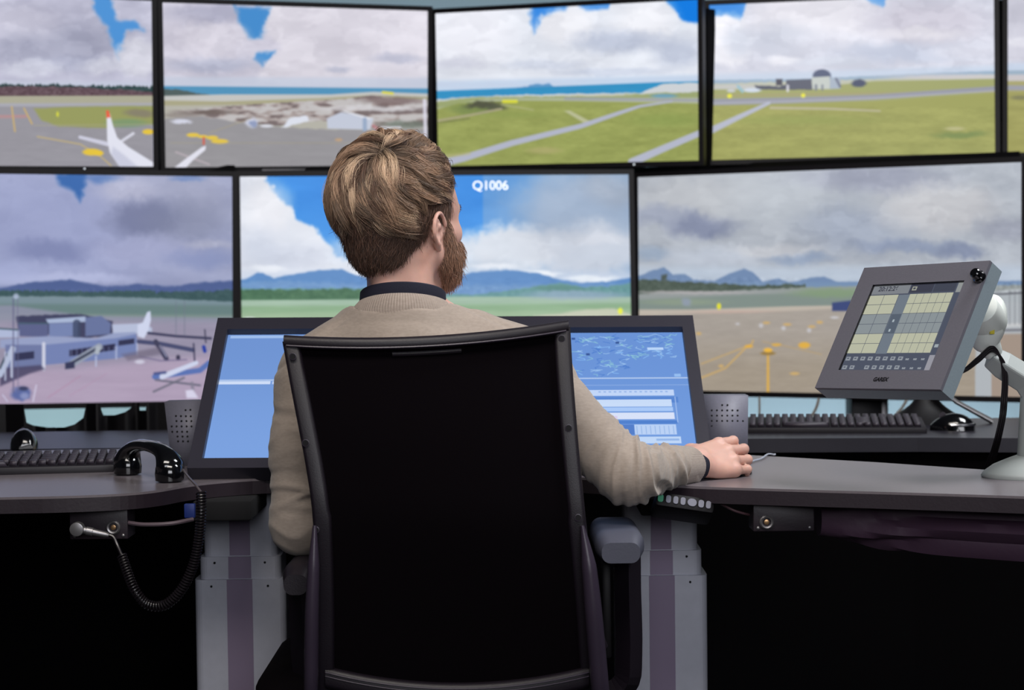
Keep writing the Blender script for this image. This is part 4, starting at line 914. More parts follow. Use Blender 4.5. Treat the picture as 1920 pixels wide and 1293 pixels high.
cable('cable', [on_y(1352, 944, 2.99), on_y(1375, 956, 2.985), on_y(1398, 963, 2.99), on_y(1416, 966, 3.0)], .0022, mat('brown cable', (96, 66, 72), .5), 'thin brown cable running left from the right socket panel')
bm = bmesh.new(); q = on_y(356, 957, 3.05); box(bm, q, (.018, .012, .024)); o = bm_obj('cable_connector', bm, mat('blue plastic', (30, 50, 120), .5), bev=.002); finish(o, 'small blue connector under the desk beside the coiled cord', 'connector')

# ---------------------------------------------------------------- tilted touch terminal on its arm
def cs_vec(x, y, z):      # camera space (right, down, away) to world
    return C_R * x - C_U * y + C_F * z
PD = 2.95; pc = CAM + cs_vec(.63182, -.03145, 2.95002)
Wv = cs_vec(.5924, -.0090, -.8056) * .26694; Hv = cs_vec(.4090, -.8581, .3104) * .23661
tp = empty('touch_terminal', label='tilted dark grey touch terminal with a grid of buttons on a grey arm at right', cat='touch terminal')
basis_obj(tp, pc, Wv, Hv); TW, TH = Wv.length, Hv.length
_n = Wv.cross(Hv).normalized(); _q = []
for _x, _y in ((1637, 533), (1808, 526), (1742, 695), (1571, 692)):
    _d = ray(_x, _y); _p = CAM + _d * ((pc - CAM).dot(_n) / _d.dot(_n)) - pc; _q.append((_p.dot(Wv.normalized()), _p.dot(Hv.normalized())))
swt = (_q[1][0] - _q[0][0] + _q[2][0] - _q[3][0]) / 2; sht = (_q[0][1] - _q[3][1] + _q[1][1] - _q[2][1]) / 2; ox = sum(q[0] for q in _q) / 4; oz = sum(q[1] for q in _q) / 4
bm = bmesh.new()
frame_bm(bm, swt, sht, (TW / 2 - swt / 2 + ox, TW / 2 - swt / 2 - ox, TH / 2 - sht / 2 + oz, TH / 2 - sht / 2 - oz), 0, .006)
bmesh.ops.translate(bm, verts=bm.verts, vec=(ox, 0, oz)); bm_obj('front_panel', bm, M['panel_grey'], tp, smooth=False)
bm = bmesh.new(); A = [(-TW / 2, -TH / 2), (TW / 2, -TH / 2), (TW / 2, TH / 2), (-TW / 2, TH / 2)]
R = [[(x, .0061, z) for x, z in A], [(x, .0335, z) for x, z in A], [(x * .9, .044, z * .9) for x, z in A]]
rings(bm, R); bm_obj('housing', bm, M['panel_side_lit'], tp, smooth=False, bev=.0012)
tsc = empty('touch_screen', (ox, .0045, oz)); tsc.parent = tp
def flat(parent, name, x0, z0, x1, z1, col, lift=0., estr=.95, m=None):
    """rectangle given in screen fractions from the top left"""
    bm = bmesh.new(); xs = [(-.5 + x0) * swt, (-.5 + x1) * swt]; zs = [(.5 - z0) * sht, (.5 - z1) * sht]
    bm.faces.new([bm.verts.new(p) for p in ((xs[0], -lift, zs[1]), (xs[1], -lift, zs[1]), (xs[1], -lift, zs[0]), (xs[0], -lift, zs[0]))])
    return bm_obj(name, bm, m or emis(col, estr), parent, smooth=False)
_em = {}
def emis(col, s=.95):
    k = (col, s)
    if k not in _em: _em[k] = mat('lit screen colour', (8, 8, 8), .3, emit=col, estr=s)
    return _em[k]
flat(tsc, 'background', 0, 0, 1, 1, (78, 84, 100))
flat(tsc, 'status_bar', .0, .0, .42, .105, (128, 132, 138), .0004); flat(tsc, 'menu_button', .43, .005, .675, .10, (62, 64, 78), .0004); flat(tsc, 'menu_button', .685, .0, .915, .10, (66, 70, 84), .0004); flat(tsc, 'menu_button', .93, .0, 1, .115, (146, 150, 150), .0004)
flat(tsc, 'divider_column', .33, .12, .45, .80, (112, 122, 134), .0004); flat(tsc, 'divider_column', .335, .345, .445, .57, (88, 98, 112), .0006)
for r in range(6):
    z0 = .118 + r * .1135; col = (140, 148, 152) if r in (2, 3) else (186, 188, 166)
    for i in range(2): flat(tsc, 'grid_button', .005 + i * .163, z0, .005 + i * .163 + .158, z0 + .108, col, .0008)
    for i in range(6): flat(tsc, 'grid_button', .452 + i * .078, z0, .452 + i * .078 + .0745, z0 + .108, col, .0008)
text_obj('clock_digits', '20:12:26', .0125, emis((62, 64, 76), .9), tsc, ((-.5 + .19) * swt, -.0022, .448 * sht), (PI / 2, 0, 0), bold=.0003)
flat(tsc, 'menu_icon', .45, .03, .50, .075, (160, 162, 150), .0008); flat(tsc, 'menu_icon', .462, .042, .488, .063, (70, 72, 86), .001)
for z in (.41, .52): flat(tsc, 'status_mark', .375, z, .395, z + .03, (170, 182, 190), .0012)
for r, z in enumerate((.835, .935)):
    for i in range(11):
        if r == 1 and i == 2: continue
        w = .05 if i < 8 else .035; h = .042 if i < 8 else .02
        x = .02 + i * .083; flat(tsc, 'function_icon', x, z + (0 if i < 8 else .02), x + w, z + (0 if i < 8 else .02) + h, (146, 152, 160), .0008)
        flat(tsc, 'function_icon', x + .012, z + .012, x + w - .014, z + .026, (86, 92, 108), .001)
flat(tsc, 'side_button', .925, .82, 1, 1, (152, 152, 162), .0008); flat(tsc, 'side_button', .935, .70, .975, .735, (160, 170, 176), .0008)
bm = bmesh.new(); box(bm, (-swt / 2 - .0005, -.002, 0), (.004, .003, sht)); box(bm, (0, -.002, sht / 2), (swt, .003, .003)); bm_obj('gasket', bm, M['gloss'], tsc, smooth=False)
text_obj('maker_name', 'GAREX', .0100, M['black'], tp, (.004, -.0006, -TH / 2 + TH * .10 - .007), (PI / 2, 0, 0), bold=.0004, shear=.15, sx=.95)
kn = tp.matrix_world.inverted() @ (CAM + ray(1819, 503) * (PD - .09))
bm = bmesh.new(); R = [[(kn.x + r * math.cos(a), y, kn.z + r * math.sin(a)) for a in [2 * PI * j / 20 for j in range(20)]] for r, y in ((.0105, 0), (.0105, -.006), (.0085, -.008), (.0085, -.016), (.007, -.018))]
rings(bm, R); bm_obj('volume_knob', bm, M['gloss'], tp)
# arm
jc = on_y(1852, 606, 3.04)
arm = empty('terminal_arm', on_z(1945, 893, DZ), label='pale grey monitor arm with white ball joint and round base on the right desk wing', cat='monitor arm')
AO = arm.location.copy()
bm = bmesh.new(); ball(bm, jc - AO, (.030, .038, .050), 28); bmesh.ops.rotate(bm, verts=bm.verts, cent=jc - AO, matrix=Matrix.Rotation(math.radians(14), 3, 'Y'))
bm_obj('ball_joint', bm, M['white_plastic'], arm)
bm = bmesh.new(); q = on_y(1860, 616, 3.0) - AO; box(bm, q, (.008, .004, .018)); bm_obj('yellow_sticker', bm, mat('yellow sticker', (214, 200, 60), .5), arm, bev=.001)
bm = bmesh.new(); a0 = on_y(1836, 575, 2.99) - AO; cyl(bm, a0, jc - AO, .03, .034, n=28); bm_obj('joint_collar', bm, M['white_plastic'], arm, bev=.004)
ap = [on_y(1856, 668, 3.05) - AO, on_y(1880, 684, 3.05) - AO, on_y(1925, 712, 3.05) - AO, Vector((0, 0, on_y(1990, 745, 3.05).z - AO.z))]
bm = bmesh.new(); tube(bm, ap, [.020, .025, .026, .024], 4, flat=(1, 1.15), up=(0, 1, 0)); bmesh.ops.rotate(bm, verts=[], cent=(0, 0, 0), matrix=Matrix.Identity(3)); bm_obj('arm_beam', bm, M['arm_grey'], arm, smooth=False, bev=.004)
bm = bmesh.new(); cyl(bm, jc - AO + Vector((0, 0, -.03)), ap[0] + Vector((.006, 0, .004)), .020, .016); bm_obj('joint_neck', bm, M['white_plastic'], arm, bev=.002)
bm = bmesh.new(); cyl(bm, (0, 0, .02), (0, 0, ap[3].z + .03), .034, .026, n=28); bm_obj('pole', bm, M['arm_grey'], arm, bev=.003)
bm = bmesh.new(); R = [[(r * 1.05 * math.cos(a), r * .78 * math.sin(a), z) for a in [2 * PI * j / 40 for j in range(40)]] for r, z in ((.088, 0), (.0895, .003), (.086, .009), (.07, .021), (.05, .03), (.035, .036))]
rings(bm, R); bm_obj('base', bm, M['arm_grey'], arm, ang=60)
for k, (dx, dy) in enumerate(((0, 0), (.006, .004), (.011, -.003))):
    P = [on_y(1782 + k * 3, 704, 2.96), on_y(1806 + k * 3, 694, 2.985), on_y(1834, 670 + k * 4, 3.0), on_y(1862, 650 + k * 4, 3.02), on_y(1880 + k * 3, 690, 3.03), on_y(1878 + k * 4, 760, 3.06), on_y(1872 + k * 4, 800, 3.12), on_y(1858 + k * 5, 850, 3.2), on_y(1838 + k * 7, 895, 3.28)]
    cable('cable', P, .0023, M['cord'], ['black cable looping behind the touch terminal, leftmost of three', 'black cable looping behind the touch terminal, middle of three', 'black cable looping behind the touch terminal, rightmost of three'][k], grp='black cables behind the touch terminal')
# ---------------------------------------------------------------- office chair
M['mesh_black'] = mat('black chair mesh fabric', (5, 2, 5), 0.95, bump=.1, bscale=900, spec=.08)
M['chair_frame'] = mat('dark chair frame plastic', (19, 12, 22), 0.48, bump=.12, bscale=500)
M['chair_rail'] = mat('dark grey chair upright', (52, 44, 58), 0.38, bump=.06)
M['pad'] = mat('grey soft armrest pad', (72, 74, 88), 0.55, bump=.1)
chair = empty('office_chair', (-.17, 3.0, 0), label='black mesh back office chair the man sits in, seen from behind', cat='chair')
CO = Vector((-.17, 3.0, 0))
Lk = [(533, 640, 2.79), (548, 722, 2.77), (563, 800, 2.755), (578, 880, 2.745), (589, 960, 2.74), (594, 1060, 2.75), (596, 1160, 2.765), (596, 1250, 2.78), (596, 1330, 2.80)]
Rk = [(1066, 612, 2.83), (1071, 700, 2.81), (1078, 790, 2.795), (1086, 880, 2.785), (1095, 970, 2.78), (1104, 1060, 2.79), (1112, 1160, 2.805), (1118, 1250, 2.82), (1124, 1330, 2.84)]
L3 = [on_y(*q) - CO for q in Lk]; R3 = [on_y(*q) - CO for q in Rk]
Ls = smooth_path([tuple(p) for p in L3], 5); Rs = smooth_path([tuple(p) for p in R3], 5); NV = len(Ls)
def back_pt(u, v):    # u 0..1 across, v 0..1 down
    i = min(int(v * (NV - 1)), NV - 2); f = v * (NV - 1) - i
    a = Ls[i] * (1 - f) + Ls[i + 1] * f; b = Rs[i] * (1 - f) + Rs[i + 1] * f
    p = a * (1 - u) + b * u; bul = 1 - (2 * u - 1) ** 2
    return Vector((p[0], p[1] - .030 * bul, p[2] - .012 * bul * (1 - v) ** 3 - .010 * bul * v))
NU = 40; NW = 60
def sheet(u0, u1, v0, v1, off0, off1, nu, nv):
    bm = bmesh.new(); F = [[], []]
    for s, off in ((0, off0), (1, off1)):
        for j in range(nv + 1):
            F[s].append([bm.verts.new(back_pt(u0 + (u1 - u0) * i / nu, v0 + (v1 - v0) * j / nv) + Vector((0, off, 0))) for i in range(nu + 1)])
    for s in (0, 1):
        for j in range(nv):
            for i in range(nu): bm.faces.new((F[s][j][i], F[s][j][i + 1], F[s][j + 1][i + 1], F[s][j + 1][i]))
    for j in range(nv):
        for i in (0, nu): bm.faces.new((F[0][j][i], F[0][j + 1][i], F[1][j + 1][i], F[1][j][i]))
    for i in range(nu):
        for j in (0, nv): bm.faces.new((F[0][j][i], F[0][j][i + 1], F[1][j][i + 1], F[1][j][i]))
    return bm
bm_obj('backrest_mesh', sheet(.02, .98, .0, .93, .006, .012, NU, NW), M['mesh_black'], chair)
# side rails: flat upper frame
def rail(side):
    bm = bmesh.new(); R = []
    for k in range(50):
        v = k / 49; p = back_pt(side, v); s = 1 if side == 0 else -1
        w = .0125 if v < .5 else .0135
        # cross section: rounded flat bar
        ring = []
        for x, y in rrect(w * 2.1, .022, .006, 3): ring.append((p.x + s * (w - .002) + x, p.y + y * 1.0 + .002, p.z))
        R.append(ring)
    rings(bm, R); return bm
for side in (0, 1): bm_obj('side_rail', rail(side), M['chair_frame'], chair, ang=60)
# top rail
bm = bmesh.new(); P = [back_pt(u, 0) + Vector((0, .002, .0)) for u in [k / 40 for k in range(41)]]
R = []
for k, p in enumerate(P):
    u = k / 40; lift = .004 * (1 - abs(2 * u - 1)) + .006 * abs(2 * u - 1) ** 6
    R.append([(p.x, p.y + y, p.z + z + lift * 0) for y, z in rrect(.026, .020, .008, 3)])
rings(bm, R); bm_obj('top_rail', bm, M['chair_frame'], chair, ang=60)
bm = bmesh.new(); P = [back_pt(u, 0) + Vector((0, -.0115, -.0055)) for u in [.01 + .98 * k / 40 for k in range(41)]]
tube(bm, P, .0016, 6); bm_obj('top_piping', bm, M['chair_rail'], chair)
bm = bmesh.new(); P = [back_pt(.5 + du, 0) + Vector((0, -.001, -.016)) for du in (-.12, -.06, 0, .06, .12)]
tube(bm, P, .004, 8); bm_obj('maker_tab', bm, M['chair_frame'], chair)
bm = bmesh.new(); P = [back_pt(.03 + .94 * u, .90) + Vector((0, .0, -.012 * (1 - (2 * u - 1) ** 2))) for u in [k / 40 for k in range(41)]]
R = [[(p.x, p.y + y, p.z + z) for y, z in rrect(.024, .034, .010, 3)] for p in P]
rings(bm, R); bm_obj('bottom_rail', bm, M['chair_frame'], chair, ang=60)
bm = bmesh.new(); tube(bm, [p + Vector((0, -.0125, .010)) for p in P], .0012, 6); tube(bm, [p + Vector((0, -.0125, .004)) for p in P], .0010, 6); bm_obj('lower_piping', bm, M['chair_rail'], chair)
# screws
for side, px in ((1, ((1053, 634, 0), (1066, 802, 0), (1084, 970, 0))), (0, ((549, 668, 0), (573, 830, 0), (592, 993, 0)))):
    for x, y, _ in px:
        Yb = None
        v = (y - 625) / 700; v = max(0.02, v)
        p = back_pt(side, v); q = on_y(x, y, p.y + CO.y - .0115) - CO
        sc = empty('screw', q); sc.parent = chair
        bm = bmesh.new(); cyl(bm, (0, -.0012, 0), (0, .003, 0), .0048, n=20); bm_obj('recess', bm, M['black'], sc)
        bm = bmesh.new(); ang = [2 * PI * j / 20 for j in range(20)]
        rings(bm, [[(r * math.cos(a), y_, r * math.sin(a)) for a in ang] for r, y_ in ((.0056, .001), (.0056, -.0012), (.0047, -.0014), (.0045, .0)) ], False); bm_obj('rim', bm, M['chair_rail'], sc)
# lower uprights: rounded tapered bars outside the rails
for side, pts, r in ((1, ((1092, 985, 2.765), (1104, 1060, 2.762), (1112, 1140, 2.765), (1119, 1220, 2.775), (1126, 1300, 2.79), (1130, 1360, 2.83)), (.003, .0115, .0135, .014, .014, .013)),
                     (0, ((590, 985, 2.725), (588, 1060, 2.722), (585, 1140, 2.725), (584, 1220, 2.735), (583, 1300, 2.75), (583, 1360, 2.79)), (.003, .009, .0105, .011, .011, .011))):
    bm = bmesh.new(); P = smooth_path([tuple(on_y(*q) - CO) for q in pts], 6); n = len(P)
    tube(bm, P, [float(np.interp(i / (n - 1), np.linspace(0, 1, len(r)), r)) for i in range(n)], 14, flat=(1, 1.3), up=(0, 1, 0)); bm_obj('upright', bm, M['chair_rail'], chair)
bm = bmesh.new(); P = smooth_path([tuple(on_y(*q) - CO) for q in ((1116, 1090, 2.79), (1121, 1150, 2.79), (1127, 1195, 2.795), (1131, 1212, 2.80))], 5); tube(bm, P, [.004 + .0035 * (i / (len(P) - 1)) for i in range(len(P))], 10)
bm_obj('height_latch', bm, M['chair_frame'], chair)
# armrests
def armrest(side):
    a = empty('armrest', (0, 0, 0)); a.parent = chair
    if side > 0: c0 = on_y(1163, 1013, 2.80) - CO; hw = .0385; zt = on_y(1163, 1000, 2.80).z
    else: c0 = on_y(556, 1070, 2.80) - CO; hw = .024; zt = on_y(552, 1052, 2.84).z
    zt -= CO.z; bm = bmesh.new(); R = []
    for k in range(15):
        t = k / 14; y = -.215 + .25 * t; s = math.sin(min(1, t * 5 + .25) * PI / 2) * math.sin(min(1, (1 - t) * 6 + .3) * PI / 2)
        w = hw * (.72 + .28 * s) * (1 if t > .1 else .93); h = .022 * (.55 + .45 * s)
        zc = zt - .020 - .004 * t - (.008 * max(0, 1 - t * 6))
        R.append([(c0.x + x, y, zc + z) for x, z in rrect(2 * w, 2 * h, min(h, w) * .85, 5)])
    rings(bm, R); bm_obj('arm_pad', bm, M['pad'] if side > 0 else M['chair_frame'], a)
    bm = bmesh.new(); sx = c0.x + .004 * side
    if side > 0:
        P = [(sx + .012, -.12, zt - .04), (sx + .012, -.12, zt - .10), (sx + .013, -.12, zt - .20), (sx + .004, -.12, zt - .255), (sx - .05, -.11, zt - .28), (sx - .13, -.09, zt - .285)]
        tube(bm, smooth_path(P, 5), .017, 4, flat=(1.25, 1.6), up=(0, 1, 0)); 
    else:
        P = [(sx + .004, -.12, zt - .036), (sx + .006, -.12, zt - .10), (sx + .008, -.12, zt - .17), (sx + .02, -.11, zt - .235), (sx + .1, -.09, zt - .25)]
        tube(bm, smooth_path(P, 5), .019, 4, flat=(1.25, 1.6), up=(0, 1, 0))
    bm_obj('arm_stem', bm, M['chair_frame'], a, smooth=False, bev=.004)
    bm = bmesh.new(); box(bm, (sx - .022 * side, -.10, zt - .13), (.014, .05, .16)); bm_obj('inner_sleeve', bm, M['black'], a, bev=.004)
armrest(1); armrest(-1)
# seat, column, base and castors
bm = bmesh.new(); R = []
for k in range(9):
    t = k / 8; s = math.sin(PI * (.12 + .76 * t)) ** .35
    R.append([(x, y + .06, .405 + .075 * t) for x, y in rrect(.50 * s, .49 * s, .09, 6)])
rings(bm, R); bm_obj('seat', bm, M['mesh_black'], chair)
bm = bmesh.new(); box(bm, (0, .0, .385), (.20, .28, .05)); box(bm, (0, -.15, .40), (.09, .16, .03)); bm_obj('mechanism', bm, M['chair_frame'], chair, bev=.006)
bm = bmesh.new(); cyl(bm, (0, 0, .10), (0, 0, .37), .028, .022); bm_obj('gas_column', bm, M['steel'], chair)
bm = bmesh.new()
cyl(bm, (0, 0, .07), (0, 0, .12), .05)
for k in range(5):
    a = 2 * PI * k / 5 + .3; tube(bm, [(0, 0, .105), (.16 * math.cos(a), .16 * math.sin(a), .09), (.29 * math.cos(a), .29 * math.sin(a), .072)], [.024, .02, .015], 8, flat=(1, .7))
bm_obj('star_base', bm, M['chair_frame'], chair)
for k in range(5):
    a = 2 * PI * k / 5 + .3; x, y = .29 * math.cos(a), .29 * math.sin(a)
    cs_ = empty('caster', (x, y, 0)); cs_.parent = chair
    bm = bmesh.new()
    for s in (-1, 1): cyl(bm, (s * .006, 0, .027), (s * .022, 0, .027), .027, n=20)
    bm_obj('wheel', bm, M['black'], cs_, bev=.004)
    bm = bmesh.new(); cyl(bm, (0, 0, .03), (0, 0, .068), .007); bm_obj('pin', bm, M['steel'], cs_)
# ---------------------------------------------------------------- distance field modelling
class Field:
    def __init__(s, lo, hi, h):
        s.lo = np.array(lo, float); s.h = h; s.n = np.ceil((np.array(hi) - s.lo) / h).astype(int) + 1
        s.ax = [s.lo[i] + h * np.arange(s.n[i]) for i in range(3)]
        s.A = np.full(s.n, .03, np.float32)
    def win(s, lo, hi):
        a = np.clip(np.floor((np.array(lo) - s.lo) / s.h).astype(int), 0, s.n - 1); b = np.clip(np.ceil((np.array(hi) - s.lo) / s.h).astype(int) + 1, 1, s.n)
        if (b <= a).any(): return None, None
        sl = tuple(slice(a[i], b[i]) for i in range(3))
        return sl, (s.ax[0][sl[0]][:, None, None], s.ax[1][sl[1]][None, :, None], s.ax[2][sl[2]][None, None, :])
    def op(s, f, lo, hi, k=0.01, mode='u'):
        m = .012 + k; sl, X = s.win(np.array(lo) - m, np.array(hi) + m)
        if sl is None: return
        d = f(*X).astype(np.float32); a = s.A[sl]
        if mode == 'u':
            h = np.clip(.5 + .5 * (a - d) / k, 0, 1); r = a * (1 - h) + d * h - k * h * (1 - h)
        else:
            h = np.clip(.5 - .5 * (a + d) / k, 0, 1); r = a * (1 - h) - d * h + k * h * (1 - h)
        s.A[sl] = np.minimum(r, .03) if mode == 'u' else r
    def cone(s, a, b, r0, r1, k=0.01, mode='u', wob=None):
        a = np.array(a, float); b = np.array(b, float); r = max(r0, r1) + (.012 if wob else 0)
        def f(x, y, z):
            v = b - a; L = v @ v + 1e-12
            t = np.clip(((x - a[0]) * v[0] + (y - a[1]) * v[1] + (z - a[2]) * v[2]) / L, 0, 1)
            d = np.sqrt((x - a[0] - t * v[0]) ** 2 + (y - a[1] - t * v[1]) ** 2 + (z - a[2] - t * v[2]) ** 2) - (r0 + (r1 - r0) * t)
            return d - wob(x, y, z, t) if wob else d
        s.op(f, np.minimum(a, b) - r, np.maximum(a, b) + r, k, mode)
    def ell(s, c, r, k=0.01, mode='u', R=None):
        c = np.array(c, float); r = np.array(r, float); R = np.eye(3) if R is None else np.asarray(R)
        e = np.sqrt(((R * r[None, :]) ** 2).sum(1))
        def f(x, y, z):
            X = x - c[0]; Y = y - c[1]; Z = z - c[2]
            q = [R[0, i] * X + R[1, i] * Y + R[2, i] * Z for i in range(3)]
            k0 = np.sqrt(sum((q[i] / r[i]) ** 2 for i in range(3))); k1 = np.sqrt(sum((q[i] / r[i] ** 2) ** 2 for i in range(3))) + 1e-9
            return k0 * (k0 - 1) / k1
        s.op(f, c - e, c + e, k, mode)
    def mesh(s, name, smooth=2):
        A = s.A; S = A < 0
        c = [S[i:S.shape[0] - 1 + i, j:S.shape[1] - 1 + j, k:S.shape[2] - 1 + k] for i in (0, 1) for j in (0, 1) for k in (0, 1)]
        anyS = c[0].copy(); allS = c[0].copy()
        for q in c[1:]: anyS |= q; allS &= q
        act = anyS & ~allS; I = np.argwhere(act)
        idx = np.full(act.shape, -1, np.int32); idx[act] = np.arange(len(I))
        P = np.zeros((len(I), 3)); W = np.zeros(len(I)); off = [(i, j, k) for i in (0, 1) for j in (0, 1) for k in (0, 1)]
        val = {o: A[I[:, 0] + o[0], I[:, 1] + o[1], I[:, 2] + o[2]] for o in off}
        for a in off:
            for ax in range(3):
                if a[ax]: continue
                b = list(a); b[ax] = 1; b = tuple(b); va, vb = val[a], val[b]
                m = (va < 0) != (vb < 0); t = np.where(m, va / np.where(m, va - vb, 1), 0)
                p = np.tile(np.array(a, float), (len(I), 1)); p[:, ax] += t; P[m] += p[m]; W[m] += 1
        P = (P / W[:, None] + I) * s.h + s.lo
        F = []
        for ax in range(3):
            sh = [slice(None)] * 3; s0 = list(sh); s1 = list(sh); s0[ax] = slice(0, -1); s1[ax] = slice(1, None)
            ch = S[tuple(s0)] != S[tuple(s1)]; E = np.argwhere(ch); b, c_ = [(1, 2), (2, 0), (0, 1)][ax]
            ok = (E[:, b] > 0) & (E[:, c_] > 0) & (E[:, b] < act.shape[b]) & (E[:, c_] < act.shape[c_]); E = E[ok]
            def g(db, dc):
                q = E.copy(); q[:, b] -= db; q[:, c_] -= dc; return idx[q[:, 0], q[:, 1], q[:, 2]]
            quad = np.stack([g(1, 1), g(0, 1), g(0, 0), g(1, 0)], 1)
            inside0 = S[E[:, 0], E[:, 1], E[:, 2]]; quad[~inside0] = quad[~inside0][:, ::-1]; F.append(quad)
        F = np.concatenate(F); F = F[(F >= 0).all(1)]
        e = np.concatenate([F[:, [0, 1]], F[:, [1, 2]], F[:, [2, 3]], F[:, [3, 0]]])
        for _ in range(smooth):
            acc = np.zeros_like(P); cnt = np.zeros(len(P))
            for k in range(3): acc[:, k] = np.bincount(e[:, 0], P[e[:, 1], k], len(P)) + np.bincount(e[:, 1], P[e[:, 0], k], len(P))
            cnt = np.bincount(e.ravel(), minlength=len(P)); P = P * .5 + .5 * acc / cnt[:, None]
        me = bpy.data.meshes.new(name)
        me.vertices.add(len(P)); me.vertices.foreach_set('co', P.astype(np.float32).ravel())
        me.loops.add(F.size); me.loops.foreach_set('vertex_index', F.astype(np.int32).ravel())
        me.polygons.add(len(F)); me.polygons.foreach_set('loop_start', np.arange(0, F.size, 4, dtype=np.int32)); me.polygons.foreach_set('loop_total', np.full(len(F), 4, np.int32))
        me.update(calc_edges=True); return me, P

def recentre(me, o): me.transform(Matrix.Translation(-o))

# ---------------------------------------------------------------- figure frames
PO = Vector((-.17, 2.98, 0))
H0 = np.array([-.180, 2.985, 1.180]); TH_ = math.radians(38)
Rz = np.array([[math.cos(TH_), math.sin(TH_), 0], [-math.sin(TH_), math.cos(TH_), 0], [0, 0, 1]])   # head forward = (sin, cos)
pt_ = math.radians(2); Rh = Rz @ np.array([[1, 0, 0], [0, math.cos(pt_), -math.sin(pt_)], [0, math.sin(pt_), math.cos(pt_)]])
def hd(x, y, z): return H0 + Rh @ np.array([x, y, z])
WR = np.array([.308, 3.060, .779])
E1 = np.array([.75, .65, .09]); E1 /= np.linalg.norm(E1); E2 = np.array([.52, -.50, -.60]); E2 -= E1 * (E1 @ E2); E2 /= np.linalg.norm(E2); E3 = -np.cross(E1, E2)
WL = np.array([-.255, 3.175, .785])
G1 = np.array([.28, .95, -.08]); G1 /= np.linalg.norm(G1); G2 = np.array([.95, -.28, -.05]); G2 -= G1 * (G1 @ G2); G2 /= np.linalg.norm(G2); G3 = np.cross(G2, G1)

def hand(f, W, e1, e2, e3, curl, kn, thumb):
    """e1 to the fingers, e2 from index to little finger, e3 out of the back of the hand"""
    P = lambda a, b, c: W + e1 * a + e2 * b + e3 * c
    f.cone(P(-.02, 0, 0), P(.01, 0, 0), .0235, .022, .012)
    roots = [(.018, -.017), (.018, -.006), (.018, .005), (.018, .014)]
    for (ka, kb, kc), (ra, rb) in zip(kn, roots):
        f.cone(P(ra, rb, 0), P(ka * .96, kb, kc - .002), .0145, .0118, .010)
    f.ell(P(.048, .002, -.006), (.042, .034, .013), .012, R=np.stack([e1, e2, e3], 1))
    lens = [(.040, .025, .020), (.044, .028, .021), (.041, .026, .020), (.032, .019, .018)]
    rad = [(.0100, .0088, .0078, .0064), (.0102, .0090, .0080, .0066), (.0096, .0084, .0076, .0062), (.0084, .0074, .0066, .0056)]
    tips = []
    for (ka, kb, kc), L, r, cu in zip(kn, lens, rad, curl):
        p = P(ka, kb, kc); a = 0; f.ell(p + e3 * .002, (.0105, .0100, .0100), .006)
        for j in range(3):
            a += math.radians(cu[j]); sp = cu[3]
            d = e1 * math.cos(a) - e3 * math.sin(a) + e2 * sp * (1 if j == 0 else .6); d /= np.linalg.norm(d)
            q = p + d * L[j]; f.cone(p, q, r[j], r[j + 1], .0025)
            if j < 2: f.ell(q + (e3 * math.cos(a) + e1 * math.sin(a)) * .001, np.array([1, 1, 1]) * (r[j + 1] + .0006), .003)
            nrm = e3 * math.cos(a) + e1 * math.sin(a)
            p = q
        tips.append((p, d, nrm, e2))
    t = [P(*q) for q in thumb]
    f.cone(P(.012, -.012, -.006), t[0], .0160, .0150, .012); f.cone(t[0], t[1], .0148, .0110, .006); f.cone(t[1], t[2], .0108, .0098, .004); f.cone(t[2], t[3], .0098, .0075, .004)
    return tips

B = Field((-.46, 2.76, .44), (.47, 3.34, 1.345), .0022)
# skull and face
def he(c, r, k=.012, mode='u', R=None): B.ell(hd(*c), r, k, mode, Rh if R is None else Rh @ R)
def hc(a, b, r0, r1, k=.010, mode='u'): B.cone(hd(*a), hd(*b), r0, r1, k, mode)
he((0, -.014, .044), (.077, .096, .086)); he((0, -.040, -.016), (.055, .058, .064), .02)
he((0, .042, -.012), (.061, .052, .088), .02); he((0, .040, .055), (.066, .050, .050), .02)
for s in (-1, 1):
    hc((s * .056, .010, -.042), (s * .022, .072, -.090), .018, .018, .02); hc((s * .060, .000, -.010), (s * .056, .008, -.045), .018, .018, .02)
    he((s * .047, .062, -.016), (.020, .018, .020), .02); hc((s * .058, .046, .022), (s * .050, .066, -.004), .014, .012, .02); hc((s * .014, .093, .030), (s * .046, .080, .030), .0085, .009, .010)
    hc((s * .066, .020, -.004), (s * .054, .062, -.014), .012, .014, .014); hc((s * .060, .040, .060), (s * .052, .066, .030), .014, .012, .02)
he((0, .080, -.088), (.024, .020, .018), .015)
for s in (-1, 1): he((s * .031, .096, .012), (.017, .013, .012), .008, 's'); he((s * .031, .0835, .012), (.0135, .0125, .0125), .003)
for s in (-1, 1):
    hc((s * .018, .092, .021), (s * .043, .086, .019), .0036, .0036, .004); hc((s * .019, .092, .005), (s * .042, .086, .006), .0032, .0032, .004)
hc((0, .098, .022), (0, .118, -.014), .0075, .0105, .010); he((0, .112, -.018), (.017, .014, .010), .006); 
for s in (-1, 1): he((s * .013, .104, -.019), (.008, .010, .008), .004); he((s * .006, .113, -.026), (.0035, .005, .004), .002, 's')
hc((-.018, .094, -.046), (.018, .094, -.046), .0068, .0068, .008); hc((-.015, .094, -.057), (.015, .094, -.057), .0075, .0075, .006); he((0, .104, -.0515), (.026, .008, .0016), .002, 's')
# neck
B.cone((-.181, 2.972, 1.15), (-.178, 2.985, 1.03), .0545, .0600, .02); B.cone(hd(0, .030, -.06), (-.174, 2.99, 1.03), .040, .050, .02)
B.cone((-.20, 2.945, 1.12), (-.20, 2.935, 1.02), .019, .028, .02); B.cone((-.155, 2.942, 1.12), (-.158, 2.938, 1.02), .019, .026, .02)
